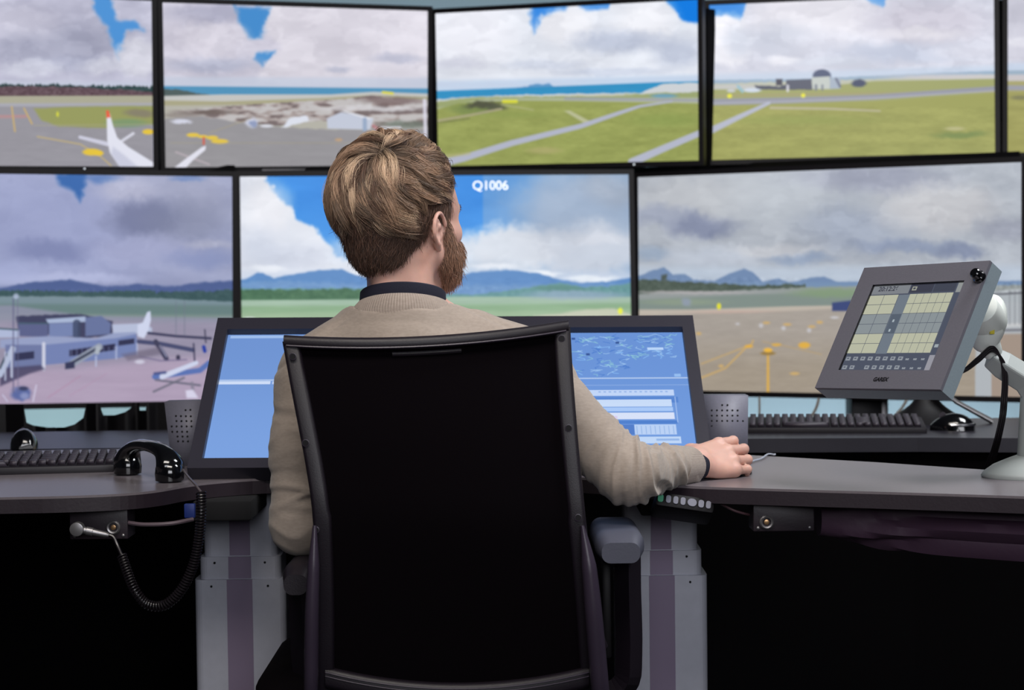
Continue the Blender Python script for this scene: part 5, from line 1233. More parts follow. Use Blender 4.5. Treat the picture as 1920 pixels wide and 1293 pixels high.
# ears
def ear(s):
    ea = lambda u, v, w: hd(s * (.0755 + w * 1.15 + .50 * max(0, .006 - u)), -.004 + u * 1.42, -.0085 + v * 1.02)   # u forward, v up, w outward
    B.cone(ea(-.004, .012, .001), ea(-.002, -.014, .000), .0105, .0085, .006)
    for t in range(26):
        a = math.radians(-62 + 262 * t / 25); a2 = math.radians(-62 + 262 * (t + 1) / 25)
        g = lambda a: (-.003 - .0165 * math.cos(a - PI / 2 + 1.57) * 1.0, .0)
        def pt(a):
            # angle measured from front, over the top, to the back and down
            u = .0145 * math.cos(a) - .004; v = .0235 * math.sin(a) + .004; return u, v
    pts = []
    for t in range(33):
        a = math.radians(10 + 250 * t / 32); r = 1.0 if a < math.radians(200) else 1.0 - .25 * (a - math.radians(200)) / 1.0
        pts.append((.0150 * math.cos(a) * r - .004, .0245 * math.sin(a) + .005, .0085 + .001 * math.sin(a)))
    for p, q in zip(pts[:-1], pts[1:]): B.cone(ea(*p), ea(*q), .0032, .0032, .0018)
    for p, q in (((-.015, .004, .004), (-.004, .006, .000)), ((-.014, -.008, .003), (-.004, -.006, .000)), ((-.012, .018, .004), (-.002, .016, .001))): B.cone(ea(*p), ea(*q), .0034, .004, .005)
    B.cone(ea(-.006, -.020, .005), ea(-.002, -.027, .005), .0058, .0052, .005)
    B.cone(ea(-.010, .014, .007), ea(-.009, -.010, .007), .0024, .0024, .003); B.cone(ea(.007, -.004, .004), ea(.006, -.011, .004), .0032, .0032, .003)
    B.ell(ea(-.001, -.004, .010), (.0062, .0075, .0085), .003, 's', Rh); B.cone(ea(-.012, .016, .0085), ea(-.013, -.004, .0085), .0014, .0014, .002, 's'); B.cone(ea(-.004, .014, .0085), ea(.000, .016, .0085), .003, .0025, .003, 's')
ear(1); ear(-1)
# trunk and arms (under the clothes)
B.ell((-.165, 2.975, .87), (.158, .100, .20), .03); B.ell((-.165, 2.975, .62), (.145, .100, .20), .04)
B.cone((-.235, 2.975, 1.0), (-.315, 2.968, .950), .045, .045, .03); B.cone((-.11, 2.98, .998), (.02, 2.985, .950), .045, .045, .03)
SLs, SLe = (-.328, 2.965, .925), (-.345, 2.925, .697); SRs, SRm, SRe = (.038, 2.982, .930), (.085, 2.955, .862), (.186, 2.905, .782)
B.cone(SLs, SLe, .047, .036, .02); B.cone(SLe, WL, .036, .023, .01)
B.cone(SRs, SRm, .047, .042, .02); B.cone(SRm, SRe, .042, .036, .02); B.cone(SRe, WR, .036, .023, .01)
KN_R = [(.084, -.028, .001), (.087, -.007, .003), (.082, .014, .001), (.074, .032, -.003)]
tipsR = hand(B, WR, E1, E2, E3, [(6, 42, 28, -.04), (8, 54, 30, -.01), (10, 64, 30, .01), (8, 64, 26, .03)], KN_R, [(.030, -.036, -.016), (.058, -.046, -.026), (.080, -.046, -.032), (.098, -.042, -.036)])
tipsL = hand(B, WL, G1, G2 * -1, G3, [(4, 14, 10, -.08), (4, 15, 12, -.02), (5, 16, 12, .04), (6, 18, 12, .12)], KN_R, [(.026, -.036, -.010), (.048, -.052, -.010), (.068, -.060, -.010), (.086, -.064, -.008)])
M['skin'] = mat('fair skin', (210, 165, 150), 0.5, noise=.10, nscale=26, bump=.06, bscale=350)
_b = M['skin'].node_tree.nodes['Principled BSDF']; _b.inputs['Subsurface Weight'].default_value = .25; _b.inputs['Subsurface Radius'].default_value = (.006, .002, .001); _b.inputs['Subsurface Scale'].default_value = 1.0
me, _ = B.mesh('person', 2); recentre(me, PO)
person = link('person', me, None, M['skin'], True); person.location = PO
finish(person, 'bearded person in a beige sweater seated with back to us, hand on mouse', 'person')
person['kind'] = 'thing'
del B

def child(name, me, m): 
    me.transform(Matrix.Translation(-PO)); return link(name, me, person, m)
def child_bm(name, bm, m, **k):
    bmesh.ops.translate(bm, verts=bm.verts, vec=-PO); return bm_obj(name, bm, m, person, **k)

# eyes, brows
M['eyewhite'] = mat('eye white', (225, 220, 215), .2); M['iris'] = mat('blue grey iris', (70, 100, 130), .2)
for s in (-1, 1):
    bm = bmesh.new(); ball(bm, hd(s * .031, .0845, .0125), (.0122,) * 3, 20); child_bm('eye', bm, M['eyewhite'])
    bm = bmesh.new(); ball(bm, hd(s * .031 + .001, .0935, .0125), (.0048, .0042, .0048), 16); child_bm('iris', bm, M['iris'])

# nails
M['nail'] = mat('finger nail', (222, 176, 160), .25, coat=.4)
for tl_ in (tipsR, tipsL):
    for p, d, n, e2_ in tl_:
        bm = bmesh.new(); w = np.cross(n, d); c = p - d * .003 + n * .0050
        V = []
        for i in range(5):
            for j in range(5):
                a = (i - 2) / 2; b = (j - 2) / 2; q = c + w * a * .0042 * (1 - .15 * b * b) + d * b * .0055 - n * (a * a * .0022 + max(0, b) ** 2 * .001)
                V.append(bm.verts.new(q))
        for i in range(4):
            for j in range(4): bm.faces.new((V[i * 5 + j], V[i * 5 + j + 1], V[i * 5 + j + 6], V[i * 5 + j + 5]))
        child_bm('finger_nail', bm, M['nail'])

# ---------------------------------------------------------------- sweater
def knit(name, rgb):
    m = mat(name, rgb, .9, noise=.09, nscale=130, stretch=(1, 1, 2.6), sheen=.25)
    nt = m.node_tree; b = nt.nodes['Principled BSDF']; tc = nt.nodes.new('ShaderNodeTexCoord')
    w = nt.nodes.new('ShaderNodeTexWave'); w.wave_type = 'BANDS'; w.bands_direction = 'Z'; w.inputs['Scale'].default_value = 330; w.inputs['Distortion'].default_value = 2.0; w.inputs['Detail'].default_value = 2; w.inputs['Detail Scale'].default_value = 3
    n = nt.nodes.new('ShaderNodeTexNoise'); n.inputs['Scale'].default_value = 700
    ad = nt.nodes.new('ShaderNodeMath'); ad.operation = 'ADD'; bp = nt.nodes.new('ShaderNodeBump'); bp.inputs['Strength'].default_value = .16; bp.inputs['Distance'].default_value = .0012
    nt.links.new(tc.outputs['Object'], w.inputs['Vector']); nt.links.new(tc.outputs['Object'], n.inputs['Vector'])
    nt.links.new(w.outputs['Fac'], ad.inputs[0]); nt.links.new(n.outputs['Fac'], ad.inputs[1]); nt.links.new(ad.outputs[0], bp.inputs['Height']); nt.links.new(bp.outputs['Normal'], b.inputs['Normal'])
    return m
M['sweater'] = knit('beige wool knit', (158, 145, 134)); M['rib'] = knit('beige ribbed knit', (151, 138, 128))
S = Field((-.47, 2.77, .46), (.40, 3.28, 1.085), .0028)
def sinf(x, y, z): return np.sin(x * 61 + 2 * np.sin(z * 23)) * np.sin(z * 47 + 1.5 * np.sin(y * 31 + x * 17))
S.ell((-.163, 2.972, .87), (.172, .118, .205), .03); S.ell((-.165, 2.972, .64), (.163, .120, .20), .05)
S.cone((-.232, 2.972, 1.006), (-.318, 2.962, .954), .052, .056, .03); S.cone((-.112, 2.978, 1.003), (.022, 2.982, .958), .052, .058, .03)
S.cone((-.20, 2.968, 1.008), (-.15, 2.97, 1.008), .056, .056, .02); S.cone((-.178, 2.974, .985), (-.178, 2.976, 1.024), .104, .0885, .03)
def fold_sleeve(A0, A1, N, amp, lo, hi, ph=0, slant=.6, seed=0):
    A0, A1 = np.array(A0, float), np.array(A1, float); d = A1 - A0; L = d @ d; dn = d / math.sqrt(L); u = np.array([0, 0, 1.]); u = u - dn * (u @ dn); u /= np.linalg.norm(u); w = np.cross(dn, u)
    if w[1] > 0: w = -w
    def g(x, y, z, t):
        tt = ((x - A0[0]) * d[0] + (y - A0[1]) * d[1] + (z - A0[2]) * d[2]) / L
        qu = (x - A0[0]) * u[0] + (y - A0[1]) * u[1] + (z - A0[2]) * u[2]; qw = (x - A0[0]) * w[0] + (y - A0[1]) * w[1] + (z - A0[2]) * w[2]
        a = np.arctan2(qw, qu)                      # 0 = top, +90 = side towards the back of the arm
        nz = .9 * np.sin(2.3 * a + 5 * tt + seed) + .6 * np.sin(4.1 * a - 9 * tt + 2 * seed)
        v = N * tt * PI + ph + slant * a + nz * .55
        r1 = (1 - np.abs(np.sin(v))) ** 1.5 - .30; r2 = (1 - np.abs(np.sin(v * 1.71 + 1.3 + .5 * nz))) ** 1.3 - .3
        am = .55 + .45 * np.sin(3.1 * tt * 2 + 1.9 * a + seed * 3)
        env = np.clip((tt - lo) / .22, 0, 1) * np.clip((hi - tt) / .15, 0, 1)
        return amp * env * (r1 * (.55 + .45 * am) + .45 * r2 * am)
    return g
def folds(amp, f, ph, lo=0., hi=1., tw=1.5, ax=None):
    def g(x, y, z, t):
        e = np.clip((t - lo) / .15, 0, 1) * np.clip((hi - t) / .15, 0, 1)
        ang = tw * np.sin(z * 55 + x * 20) + .6 * np.sin(y * 70 + 1.3)
        v = np.sin(f * t + ph + ang); return amp * e * (np.abs(v) ** .7 * np.sign(v) * .6 + .25 * np.sin(f * 2.3 * t + ang * 1.7 + 1)) 
    return g
S.cone(SLs, (-.340, 2.945, .82), .061, .054, .025, wob=folds(.0018, 9, .4)); S.cone((-.340, 2.945, .82), (SLe[0] - .002, SLe[1], SLe[2] + .004), .054, .049, .02, wob=folds(.0025, 16, 0))
S.cone((SLe[0], SLe[1], SLe[2] + .003), WL - G1 * .02, .047, .031, .012, wob=folds(.003, 40, 1))
S.cone(SRs, SRm, .062, .056, .025, wob=folds(.0015, 8, 0)); S.cone(SRm, SRe, .056, .0515, .02, wob=fold_sleeve(SRm, SRe, 4, .0030, .15, 1.6, 1.0, -1.1, 2))
wv = WR - E1 * .022
S.cone(SRe, wv, .0495, .0335, .012, wob=fold_sleeve(SRe, wv, 10, .0022, -.45, .86, .4, .55, 1)); S.ell((SRe[0] - .004, SRe[1] - .002, SRe[2] - .006), (.044, .046, .044), .02)
_f = np.random.RandomState(3)
def crease(A0, A1, ra, rb, t0, slant, a0, a1, r, up=(0, 0, 1.)):
    A0, A1 = np.array(A0), np.array(A1); d = A1 - A0; dn = d / np.linalg.norm(d); u = np.array(up) - dn * (np.array(up) @ dn); u /= np.linalg.norm(u); w = np.cross(dn, u)
    if w[1] > 0: w = -w                      # w points towards the back of the arm as seen from behind
    pts = []
    for k in range(13):
        q = k / 12; a = math.radians(a0 + (a1 - a0) * q); t = t0 + slant * q + .02 * math.sin(q * 5 + t0 * 30); rr = (ra + (rb - ra) * np.clip(t, 0, 1)) - .0005
        pts.append(A0 + d * t + (u * math.cos(a) + w * math.sin(a)) * rr)
    for k in range(12):
        e = math.sin(PI * (k + .5) / 12) ** .6; S.cone(pts[k], pts[k + 1], r * e + .0008, r * e + .0008, .0045)
for k in range(5): crease(SLs, SLe, .060, .050, .35 + .13 * k, _f.uniform(-.1, .1), _f.uniform(20, 60), _f.uniform(110, 170), _f.uniform(.0015, .0026), up=(-1, 0, 0))
S.op(lambda x, y, z: (1.066 + .0 * x - .20 * (y - 2.93)) * -1 + z + 0 * y if False else -( (1.058 - .25 * (y - 2.92)) - z) * -1 * -1 + 0 * x if False else (-(z - (1.060 - .28 * (y - 2.92)))) + 0 * x, (-.47, 2.77, .98), (.40, 3.28, 1.085), .004, 's')
S.op(lambda x, y, z: np.maximum(np.sqrt(((x + .178) / .0905) ** 2 + ((y - 2.976) / .0875) ** 2) * .089 - .089, (1.026 - .28 * (y - 2.976)) - z), (-.30, 2.86, 1.0), (-.06, 3.09, 1.085), .003, 's')
S.A += (.0009 * sinf(S.ax[0][:, None, None], S.ax[1][None, :, None], S.ax[2][None, None, :])).astype(np.float32)
me, VP = S.mesh('sweater', 2); del S
VN = np.empty(len(VP) * 3, np.float32); me.vertices.foreach_get('normal', VN); VN = VN.reshape(-1, 3)
def ridge(v, p=1.4): return np.clip(1.06 - np.sqrt(np.sin(v) ** 2 + .045), 0, 1) ** p * 1.15
x, y, z = VP.T
Q = np.array([.185, 0, .925]); th = np.degrees(np.arctan2(x - Q[0], Q[2] - z)); yy_ = (y - 2.85)
wrp = .8 * np.sin(yy_ * 38 + 1) + .5 * np.sin(z * 61 + x * 23) + .12 * np.sin(x * 90 - z * 40)
v = th / 7.6 * PI / 1.0 + wrp; am = .62 + .38 * np.sin(th * .31 + 11 * z + 2)
h = ridge(v) * am + .42 * ridge(v * 1.63 + 1.1 + wrp * .6, 1.8) * (1 - am * .6) - .42
dist = np.minimum(np.linalg.norm(VP - (np.array(SRm) + np.array(SRe)) / 2, axis=1), np.linalg.norm(VP - (np.array(SRe) + wv) / 2, axis=1))
env = np.clip((th + 62) / 30, 0, 1) * np.clip((41 - th) / 9, 0, 1) * np.clip((x - .075) / .05, 0, 1) * np.clip((.17 - dist) / .03, 0, 1)
fall = np.where(th < -5, .55, 1.0) * np.interp(th, [-60, -20, 0, 20, 40], [.35, .55, .9, 1.0, .7])
dsp = .0125 * h * env * fall
# softer folds on the left sleeve
eL_ = np.clip((-.285 - x) / .03, 0, 1) * np.clip((.90 - z) / .08, 0, 1)
vL = z * 105 + 1.2 * np.sin(y * 45) + .9 * np.sin(x * 70 + z * 20); dsp += eL_ * .0022 * (ridge(vL) - .4) * (.6 + .4 * np.sin(z * 37 + 2))
# shallow drag lines over the shoulders
eS = np.clip((z - .93) / .03, 0, 1) * np.clip((1.03 - z) / .02, 0, 1); dsp += eS * .0012 * np.sin((np.abs(x + .17) * 60 + z * 110) + 1.5 * np.sin(x * 33))
for X_, Z_, sl, sg in ((-.075, 1.049, .49, 1), (-.235, 1.056, -.71, -1)):     # raglan seams
    f_ = (z - Z_) + (x - X_) * sl; dsp -= .0024 * np.exp(-(f_ / .0035) ** 2) * (y < 2.98) * np.clip((sg * (x - X_) + .01) / .02, 0, 1)
ed_ = np.empty(len(me.edges) * 2, np.int32); me.edges.foreach_get('vertices', ed_); ed_ = ed_.reshape(-1, 2); cn_ = np.bincount(ed_.ravel(), minlength=len(VP))
for _ in range(3): dsp = .4 * dsp + .6 * (np.bincount(ed_[:, 0], dsp[ed_[:, 1]], len(VP)) + np.bincount(ed_[:, 1], dsp[ed_[:, 0]], len(VP))) / cn_
VP = VP + VN * dsp[:, None]; me.vertices.foreach_set('co', VP.astype(np.float32).ravel()); me.update(); sw_o = child('sweater', me, M['sweater'])
# collar bands: rings round the neck
def neck_ring(name, m, prof, cx=-.178, cy=2.976, ribs=0, tilt=-.28, thick_sx=1.0):
    bm = bmesh.new(); n = 900 if ribs else 200; R = []
    for i in range(n):
        a = 2 * PI * i / n; ring = []
        for rx, ry, z in prof:
            rr = 1 + (ribs and .005 * math.sin(ribs * a)); x = rx * math.cos(a) * rr; y = ry * math.sin(a) * rr
            ring.append((cx + x, cy + y, z + tilt * y))
        R.append(ring)
    rings(bm, R, closed_ends=False, loop=True); return child_bm(name, bm, m)
neck_ring('neck_rib', M['rib'], [(.070, .067, 1.050), (.0715, .0685, 1.0545), (.0745, .0715, 1.054), (.0815, .0785, 1.046), (.0900, .0870, 1.029), (.0925, .0895, 1.012), (.080, .076, 1.004), (.072, .068, 1.030)], ribs=120)
neck_ring('shirt_collar', M['navy'], [(.0660, .0620, 1.050), (.0672, .0632, 1.0725), (.0685, .0645, 1.074), (.0702, .0662, 1.072), (.0720, .0690, 1.052), (.069, .066, 1.045)])
# cuffs
def cuff(name, m, W_, e, r0, r1, a, b, ribs=0, th=.0025):
    bm = bmesh.new(); e = e / np.linalg.norm(e); u = np.cross(e, [0, 0, 1.]); u /= np.linalg.norm(u); v = np.cross(u, e); n = 96; R = []
    for i in range(n):
        t = 2 * PI * i / n; k = 1 + (ribs and .012 * math.sin(ribs * t)); dv = (u * math.cos(t) * 1.05 + v * math.sin(t) * .95)
        R.append([W_ + e * a + dv * r0 * k, W_ + e * (a + (b - a) * .5) + dv * (r0 + r1) / 2 * k, W_ + e * b + dv * r1 * k, W_ + e * (b + .001) + dv * (r1 - th), W_ + e * a + dv * (r0 - th)])
    rings(bm, R, False, True); return child_bm(name, bm, m)
eR = WR - np.array(SRe); cuff('sweater_cuff', M['rib'], wv, eR, .0362, .0335, -.046, .006, 46); cuff('shirt_cuff', M['navy'], wv, eR, .0308, .0295, -.01, .027)
eL = WL - np.array(SLe); cuff('sweater_cuff', M['rib'], WL - G1 * .02, eL, .033, .0305, -.045, .004, 46); cuff('shirt_cuff', M['navy'], WL - G1 * .02, eL, .0285, .027, -.01, .012)

# ---------------------------------------------------------------- trousers and shoes
T = Field((-.47, 2.78, .0), (.16, 3.72, .68), .006)
T.ell((-.17, 2.985, .565), (.178, .13, .085), .03)
for s, kx in ((-1, -.30), (1, -.04)):
    T.cone((-.17 + s * .085, 2.98, .555), (kx, 3.40, .545), .085, .062, .03); T.cone((kx, 3.40, .540), (kx + s * .01, 3.42, .12), .062, .045, .03)
me, _ = T.mesh('trousers', 2); child('trousers', me, mat('dark trousers', (16, 15, 24), .9, bump=.2)); del T
for s, kx in ((-1, -.31), (1, -.03)):
    T = Field((kx - .07, 3.34, -.003), (kx + .07, 3.72, .14), .005)
    T.ell((kx, 3.50, .035), (.045, .14, .038), .01); T.cone((kx, 3.42, .05), (kx, 3.42, .10), .045, .045, .02); T.ell((kx, 3.50, -.02), (.1, .3, .02), .004, 's')
    me, _ = T.mesh('shoe', 2); child('shoe', me, M['black'])

# ---------------------------------------------------------------- hair
HV = Field(tuple(H0 - .16), tuple(H0 + .17), .0028)
HV.ell(hd(0, -.017, .050), (.0835, .1035, .0935), .01, R=Rh); HV.ell(hd(0, -.041, -.014), (.0580, .0610, .0670), .02, R=Rh)
def lf(fn):   # evaluate in head space
    def g(x, y, z):
        X = x - H0[0]; Y = y - H0[1]; Z = z - H0[2]
        return fn(*[Rh[0, i] * X + Rh[1, i] * Y + Rh[2, i] * Z for i in range(3)])
    return g
lo_, hi_ = H0 - .16, H0 + .17
HV.op(lf(lambda x, y, z: np.maximum(.068 - y + .35 * np.maximum(0, z - .055), z - .112)), lo_, hi_, .006, 's')     # forehead
HV.op(lf(lambda x, y, z: np.maximum(.036 - y + .6 * np.maximum(0, z - .02), z - .062)), lo_, hi_, .006, 's')     # temples
HV.op(lf(lambda x, y, z: np.maximum(-.006 - y - .0 * z, z - .010)), lo_, hi_, .006, 's')     # in front of and below the ear
HV.op(lf(lambda x, y, z: np.maximum(-.034 - y + .0 * x, z + .036 + .25 * y)), lo_, hi_, .008, 's')     # behind the ear, down the neck
HV.op(lf(lambda x, y, z: z + .072 + .0 * x - .25 * (np.abs(x) > 9)), lo_, hi_, .008, 's')
for s in (-1, 1): HV.ell(hd(s * .084, -.004, -.004), (.014, .022, .034), .004, 's', R=Rh)
me, _ = HV.mesh('hair', 3)
def attr_hair(name, rough=.42):
    m = bpy.data.materials.new(name); m.use_nodes = True; nt = m.node_tree; b = nt.nodes['Principled BSDF']
    a = nt.nodes.new('ShaderNodeAttribute'); a.attribute_name = 'tint'; nt.links.new(a.outputs['Color'], b.inputs['Base Color'])
    b.inputs['Roughness'].default_value = rough; b.inputs['Specular IOR Level'].default_value = .45; return m
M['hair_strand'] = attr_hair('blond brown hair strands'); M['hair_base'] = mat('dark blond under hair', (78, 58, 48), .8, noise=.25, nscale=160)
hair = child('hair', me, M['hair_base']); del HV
_rs = np.random.RandomState(11)
def strands(name, pts, tint, rad, m, parent=None):
    """pts N x k x 3 world, tint N x k x 3 (0-255)"""
    N, k, _ = pts.shape; cu = bpy.data.hair_curves.new(name); cu.add_curves([k] * N)
    p = pts - np.array(PO); cu.attributes['position'].data.foreach_set('vector', p.astype(np.float32).ravel())
    ra = cu.attributes.get('radius') or cu.attributes.new('radius', 'FLOAT', 'POINT')
    r = rad * np.concatenate([np.ones(k - 2), [.7, .25]])[None, :] * (.7 + .6 * _rs.rand(N, 1)); ra.data.foreach_set('value', r.astype(np.float32).ravel())
    t = cu.attributes.new('tint', 'FLOAT_COLOR', 'POINT'); c = np.concatenate([lin(np.clip(tint, 0, 255)), np.ones((N, k, 1))], 2); t.data.foreach_set('color', c.astype(np.float32).ravel())
    cu.materials.append(m); o = bpy.data.objects.new(name, cu); COL.objects.link(o); o.parent = parent or person; o['kind'] = 'stuff'; return o
# long top hair, combed out from the crown in overlapping locks
EC = np.array([0, -.017, .050]); ER = np.array([.0835, .1035, .0935])
wd = Rh.T @ np.array([-.10, -.70, .70]); wd /= np.linalg.norm(wd)
ua = np.cross(wd, [0, 0, 1.]); ua /= np.linalg.norm(ua); va = np.cross(wd, ua)
wc = wd
def on_head(rho, al, lift):
    d = wc[None] * np.cos(rho)[:, None] + (ua[None] * np.cos(al)[:, None] + va[None] * np.sin(al)[:, None]) * np.sin(rho)[:, None]
    k = 1 / np.sqrt(((d / ER) ** 2).sum(1)); p = EC + d * k[:, None]; n = p - EC; n = n / ER ** 2; n /= np.linalg.norm(n, axis=1)[:, None]
    return p + n * lift[:, None], n
PT = []; TT = []; K = 14; tt = np.linspace(0, 1, K)
lock_n = 720
for c in range(lock_n):
    al = _rs.uniform(0, 2 * PI); r0 = 1.35 * _rs.rand() ** .7 + .02; dr = _rs.uniform(.40, .85); amp = _rs.uniform(-.26, .26); ph = _rs.uniform(0, 6); fr = _rs.uniform(1.5, 4); bow = _rs.uniform(.003, .014); endl = _rs.uniform(-.001, .009)
    base = np.array([150, 123, 102.]) * _rs.uniform(.66, 1.16); 
    if _rs.rand() < .20: base = np.array([198, 171, 144.]) * _rs.uniform(.92, 1.06)
    if _rs.rand() < .18: base = np.array([100, 76, 62.])
    m_ = 42; wdt = _rs.uniform(.04, .11); wc = wd + _rs.normal(size=3) * .10; wc /= np.linalg.norm(wc); ua = np.cross(wc, [0, 0, 1.]); ua /= np.linalg.norm(ua); va = np.cross(wc, ua)
    for s_ in range(m_):
        oa = _rs.normal() * wdt / max(.25, math.sin(r0 + .3)); orr = _rs.normal() * .05; lf_ = _rs.uniform(-.001, .003)
        rho = r0 + orr + dr * tt * (1 + _rs.normal() * .07); conv = 1 - .75 * tt ** 1.3
        a = al + oa * conv * .6 + amp * np.sin(fr * tt + ph) * tt / np.maximum(.5, np.sin(rho)) + .35 * tt
        lift = .002 + lf_ + bow * np.sin(PI * np.minimum(1, tt * .9)) + endl * tt ** 2 + (_rs.rand() < .05) * _rs.uniform(0, .006) * tt
        p, n = on_head(rho, a, lift)
        if p[-1, 1] > .050 and p[-1, 2] < .100 - .5 * max(0, .062 - abs(p[-1, 0])): continue
        if p[:, 1].max() > .040 and p[:, 2].min() < .062 and abs(p[-1, 0]) > .05: continue
        if abs(p[-1, 0]) > .06 and p[-1, 2] < .036 and p[-1, 1] > -.035: continue
        if p[-1, 2] < _rs.uniform(-.030, .004): continue
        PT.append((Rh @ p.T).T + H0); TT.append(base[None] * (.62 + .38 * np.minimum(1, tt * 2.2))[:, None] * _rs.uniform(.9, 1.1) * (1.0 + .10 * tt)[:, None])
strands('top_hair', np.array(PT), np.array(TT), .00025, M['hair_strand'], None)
# short clipped hair below, roots taken from the hair shell
hm_ = hair.data; nv = len(hm_.vertices); co = np.empty(nv * 3, np.float32); hm_.vertices.foreach_get('co', co); co = co.reshape(-1, 3) + np.array(PO)
no = np.empty(nv * 3, np.float32); hm_.vertices.foreach_get('normal', no); no = no.reshape(-1, 3)
lc = (co - H0) @ Rh; pick = np.where((lc[:, 2] < .055) & ((lc[:, 1] < .03) | (lc[:, 2] > -.0)))[0]; pick = _rs.choice(pick, 22000)
def fuzz(root, nrm, flow, L, k, out, wav, col, var):
    t = np.linspace(0, 1, k)[None, :, None]; N = len(root); f = flow + _rs.normal(size=(N, 3)) * wav; f -= nrm * (f * nrm).sum(1)[:, None] * .8; f /= np.linalg.norm(f, axis=1)[:, None]
    p = root[:, None] + nrm[:, None] * (out * (t * (1 - .45 * t))) * L[:, None, None] + f[:, None] * L[:, None, None] * t ** 1.25 + np.array([0, 0, -1.]) * (L[:, None, None] * .15 * t ** 2)
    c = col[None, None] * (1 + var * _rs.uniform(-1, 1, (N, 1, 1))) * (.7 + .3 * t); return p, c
r = co[pick] + _rs.normal(size=(len(pick), 3)) * .0012; n_ = no[pick]; zz = lc[pick, 2]
bk = (Rh @ np.array([0, -.35, -1.])); flow = np.tile(bk, (len(pick), 1)); L = np.interp(zz, [-.08, -.05, .0, .05], [.007, .013, .021, .026]) * _rs.uniform(.7, 1.3, len(pick))
side = np.interp(zz, [-.08, -.02, .06], [1.02, 1.0, 1.2])
p, c = fuzz(r, n_, flow, L, 7, .38, .30, np.array([88, 64, 52.]), .3); c = c * side[:, None, None]
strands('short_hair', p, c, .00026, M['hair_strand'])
# beard, moustache, brows and sideburns grown on the face
BD = Field(tuple(H0 - .14), tuple(H0 + .14), .0028)
BD.ell(hd(0, .060, -.068), (.060, .046, .038), .01, R=Rh)
for q in (-1, 1):
    BD.cone(hd(q * .069, .022, .012), hd(q * .060, .036, -.046), .0095, .024, .014); BD.ell(hd(q * .045, .062, -.042), (.023, .027, .025), .014, R=Rh)
BD.cone(hd(-.022, .096, -.037), hd(.022, .096, -.037), .0075, .0075, .01)
BD.op(lf(lambda x, y, z: np.maximum(np.abs(x) - .017, np.maximum(.092 - y, np.abs(z + .0515) - .0045))), H0 - .14, H0 + .14, .003, 's')
me, _ = BD.mesh('beard', 3); del BD
beard = child('beard', me, mat('brown under beard', (104, 74, 58), .85, noise=.25, nscale=200))
def surf(ob):
    nv = len(ob.data.vertices); co = np.empty(nv * 3, np.float32); ob.data.vertices.foreach_get('co', co); no = np.empty(nv * 3, np.float32); ob.data.vertices.foreach_get('normal', no)
    co = co.reshape(-1, 3) + np.array(PO); return co, no.reshape(-1, 3), (co - H0) @ Rh
co, no, lc = surf(beard); pk = _rs.choice(len(co), 17000); lz = lc[pk, 2]
fl = np.tile(Rh @ np.array([0, .25, -1.]), (len(pk), 1)); L = np.interp(lz, [-.11, -.08, -.03, .01], [.012, .017, .014, .006]) * _rs.uniform(.6, 1.3, len(pk))
p, c = fuzz(co[pk] + _rs.normal(size=(len(pk), 3)) * .0015, no[pk], fl, L, 8, .42, .32, np.array([170, 130, 106.]), .28)
c = c * np.interp(lz, [-.11, -.02], [1.0, .92])[:, None, None]
strands('beard_strands', p, c, .00025, M['hair_strand'], beard)
co, no, lc = surf(person); x, y, z = lc.T; ax = np.abs(x)
br = np.where((z > .026) & (z < .036) & (ax > .014) & (ax < .050) & (y > .06))[0]
if len(br):
    br = _rs.choice(br, 500); s_ = np.sign(lc[br, 0])[:, None]; fl = (Rh @ (np.array([[1., -.2, .1]]) * np.concatenate([s_, s_ * 0 + 1, s_ * 0 + 1], 1)).T).T
    p, c = fuzz(co[br], no[br], fl, np.full(len(br), .009), 5, .3, .2, np.array([120, 88, 66.]), .2); strands('eyebrows', p, c, .00022, M['hair_strand'])
el = []
for s in (-1, 1):
    for k in range(26):
        a = -.9 + 1.8 * k / 25; r0 = np.array([s * .031 + .0125 * math.sin(a), .0845 + .0125 * math.cos(a), .0165]); d = np.array([math.sin(a) * .4, 1, .5]); el.append([H0 + Rh @ (r0 + d * .0095 * t + np.array([0, 0, .004]) * t * t) for t in np.linspace(0, 1, 5)])
el = np.array(el); strands('eyelashes', el, np.ones_like(el) * np.array([50, 36, 40.]), .00025, M['hair_strand'])

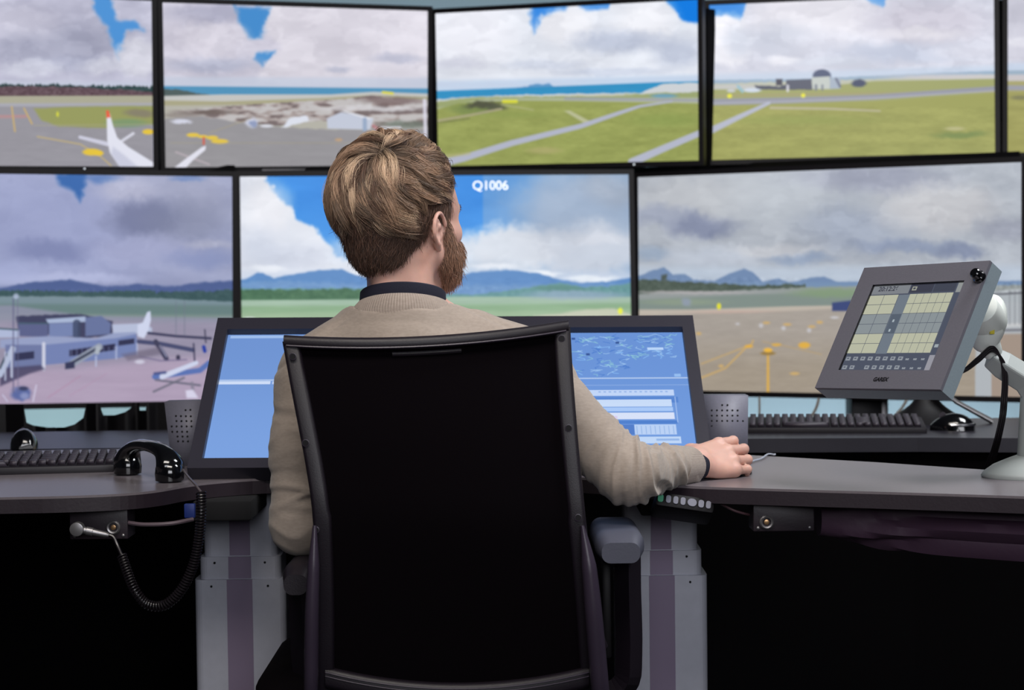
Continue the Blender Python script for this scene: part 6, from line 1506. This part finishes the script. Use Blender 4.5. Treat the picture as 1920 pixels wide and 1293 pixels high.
# mouse under the right hand
mp = WR + E1 * .080 - E3 * .010
ms = empty('computer_mouse', (mp[0] + .002, mp[1] + .004, DZ), math.atan2(E1[1], E1[0]) - PI / 2, "black computer mouse under the man's right hand", 'computer mouse')
bm_obj('shell', mouse_bm(.108, .060, .030), M['gloss'], ms)
bm = bmesh.new(); cyl(bm, (-.003, .028, .022), (.003, .028, .022), .007, n=16); bm_obj('scroll_wheel', bm, M['key'], ms)
cw = [on_z(1400, 872, DZ) + Vector((0, 0, .004)), on_z(1415, 866, DZ) + Vector((0, 0, .003)), on_z(1428, 862, DZ) + Vector((0, 0, .003)), on_z(1440, 855, DZ) + Vector((0, 0, .004)), on_z(1452, 855, DZ) + Vector((0, 0, .003)), on_z(1462, 860, DZ) + Vector((.0, .06, .003))]
cable('mouse_cable', cw, .0018, mat('pale grey cable', (170, 176, 190), .4), "pale grey cable curving away from the mouse under the man's hand")
# ---------------------------------------------------------------- light
def area(name, loc, target, sx, sy, watts, col=(1, 1, 1)):
    l = bpy.data.lights.new(name, 'AREA'); l.shape = 'RECTANGLE'; l.size = sx; l.size_y = sy; l.energy = watts; l.color = col
    o = bpy.data.objects.new(name, l); COL.objects.link(o); o.location = loc
    o.rotation_euler = (Vector(target) - Vector(loc)).to_track_quat('-Z', 'Y').to_euler()
    return o
area('ceiling_light', (-.2, 1.6, 2.75), (-.1, 3.0, .9), 1.6, .8, 46, (1.0, .93, .86))
area('ceiling_light', (1.6, 3.1, 2.75), (.6, 3.1, .7), 1.0, .8, 52, (.95, .97, 1.0))
area('added_wall_wash', (.6, 6.35, .35), (.6, 6.75, .75), 2.8, .12, 16, (.85, .95, 1.0))  # added unseen strip behind the displays, brightens the wall below them
area('added_wall_wash', (0, 6.35, 2.2), (0, 6.75, 2.0), 3.0, .12, 4, (.8, .95, 1.0))  # second added strip, lifts the wall above the upper row
area('added_front_fill', (.7, -1.2, 1.9), (.3, 3.2, .75), 2.4, 1.2, 58, (.93, .94, 1.0))  # added soft fill from behind the camera, stands for no known lamp
area('added_wall_wash', (-1.9, 6.3, .5), (-1.9, 6.75, .7), 1.8, .12, 8, (.85, 1.0, .96))  # added low at left to brighten the wall seen over the drape
w = bpy.data.worlds.new('world'); SC.world = w; w.use_nodes = True
w.node_tree.nodes['Background'].inputs[0].default_value = (.02, .022, .03, 1); w.node_tree.nodes['Background'].inputs[1].default_value = .3
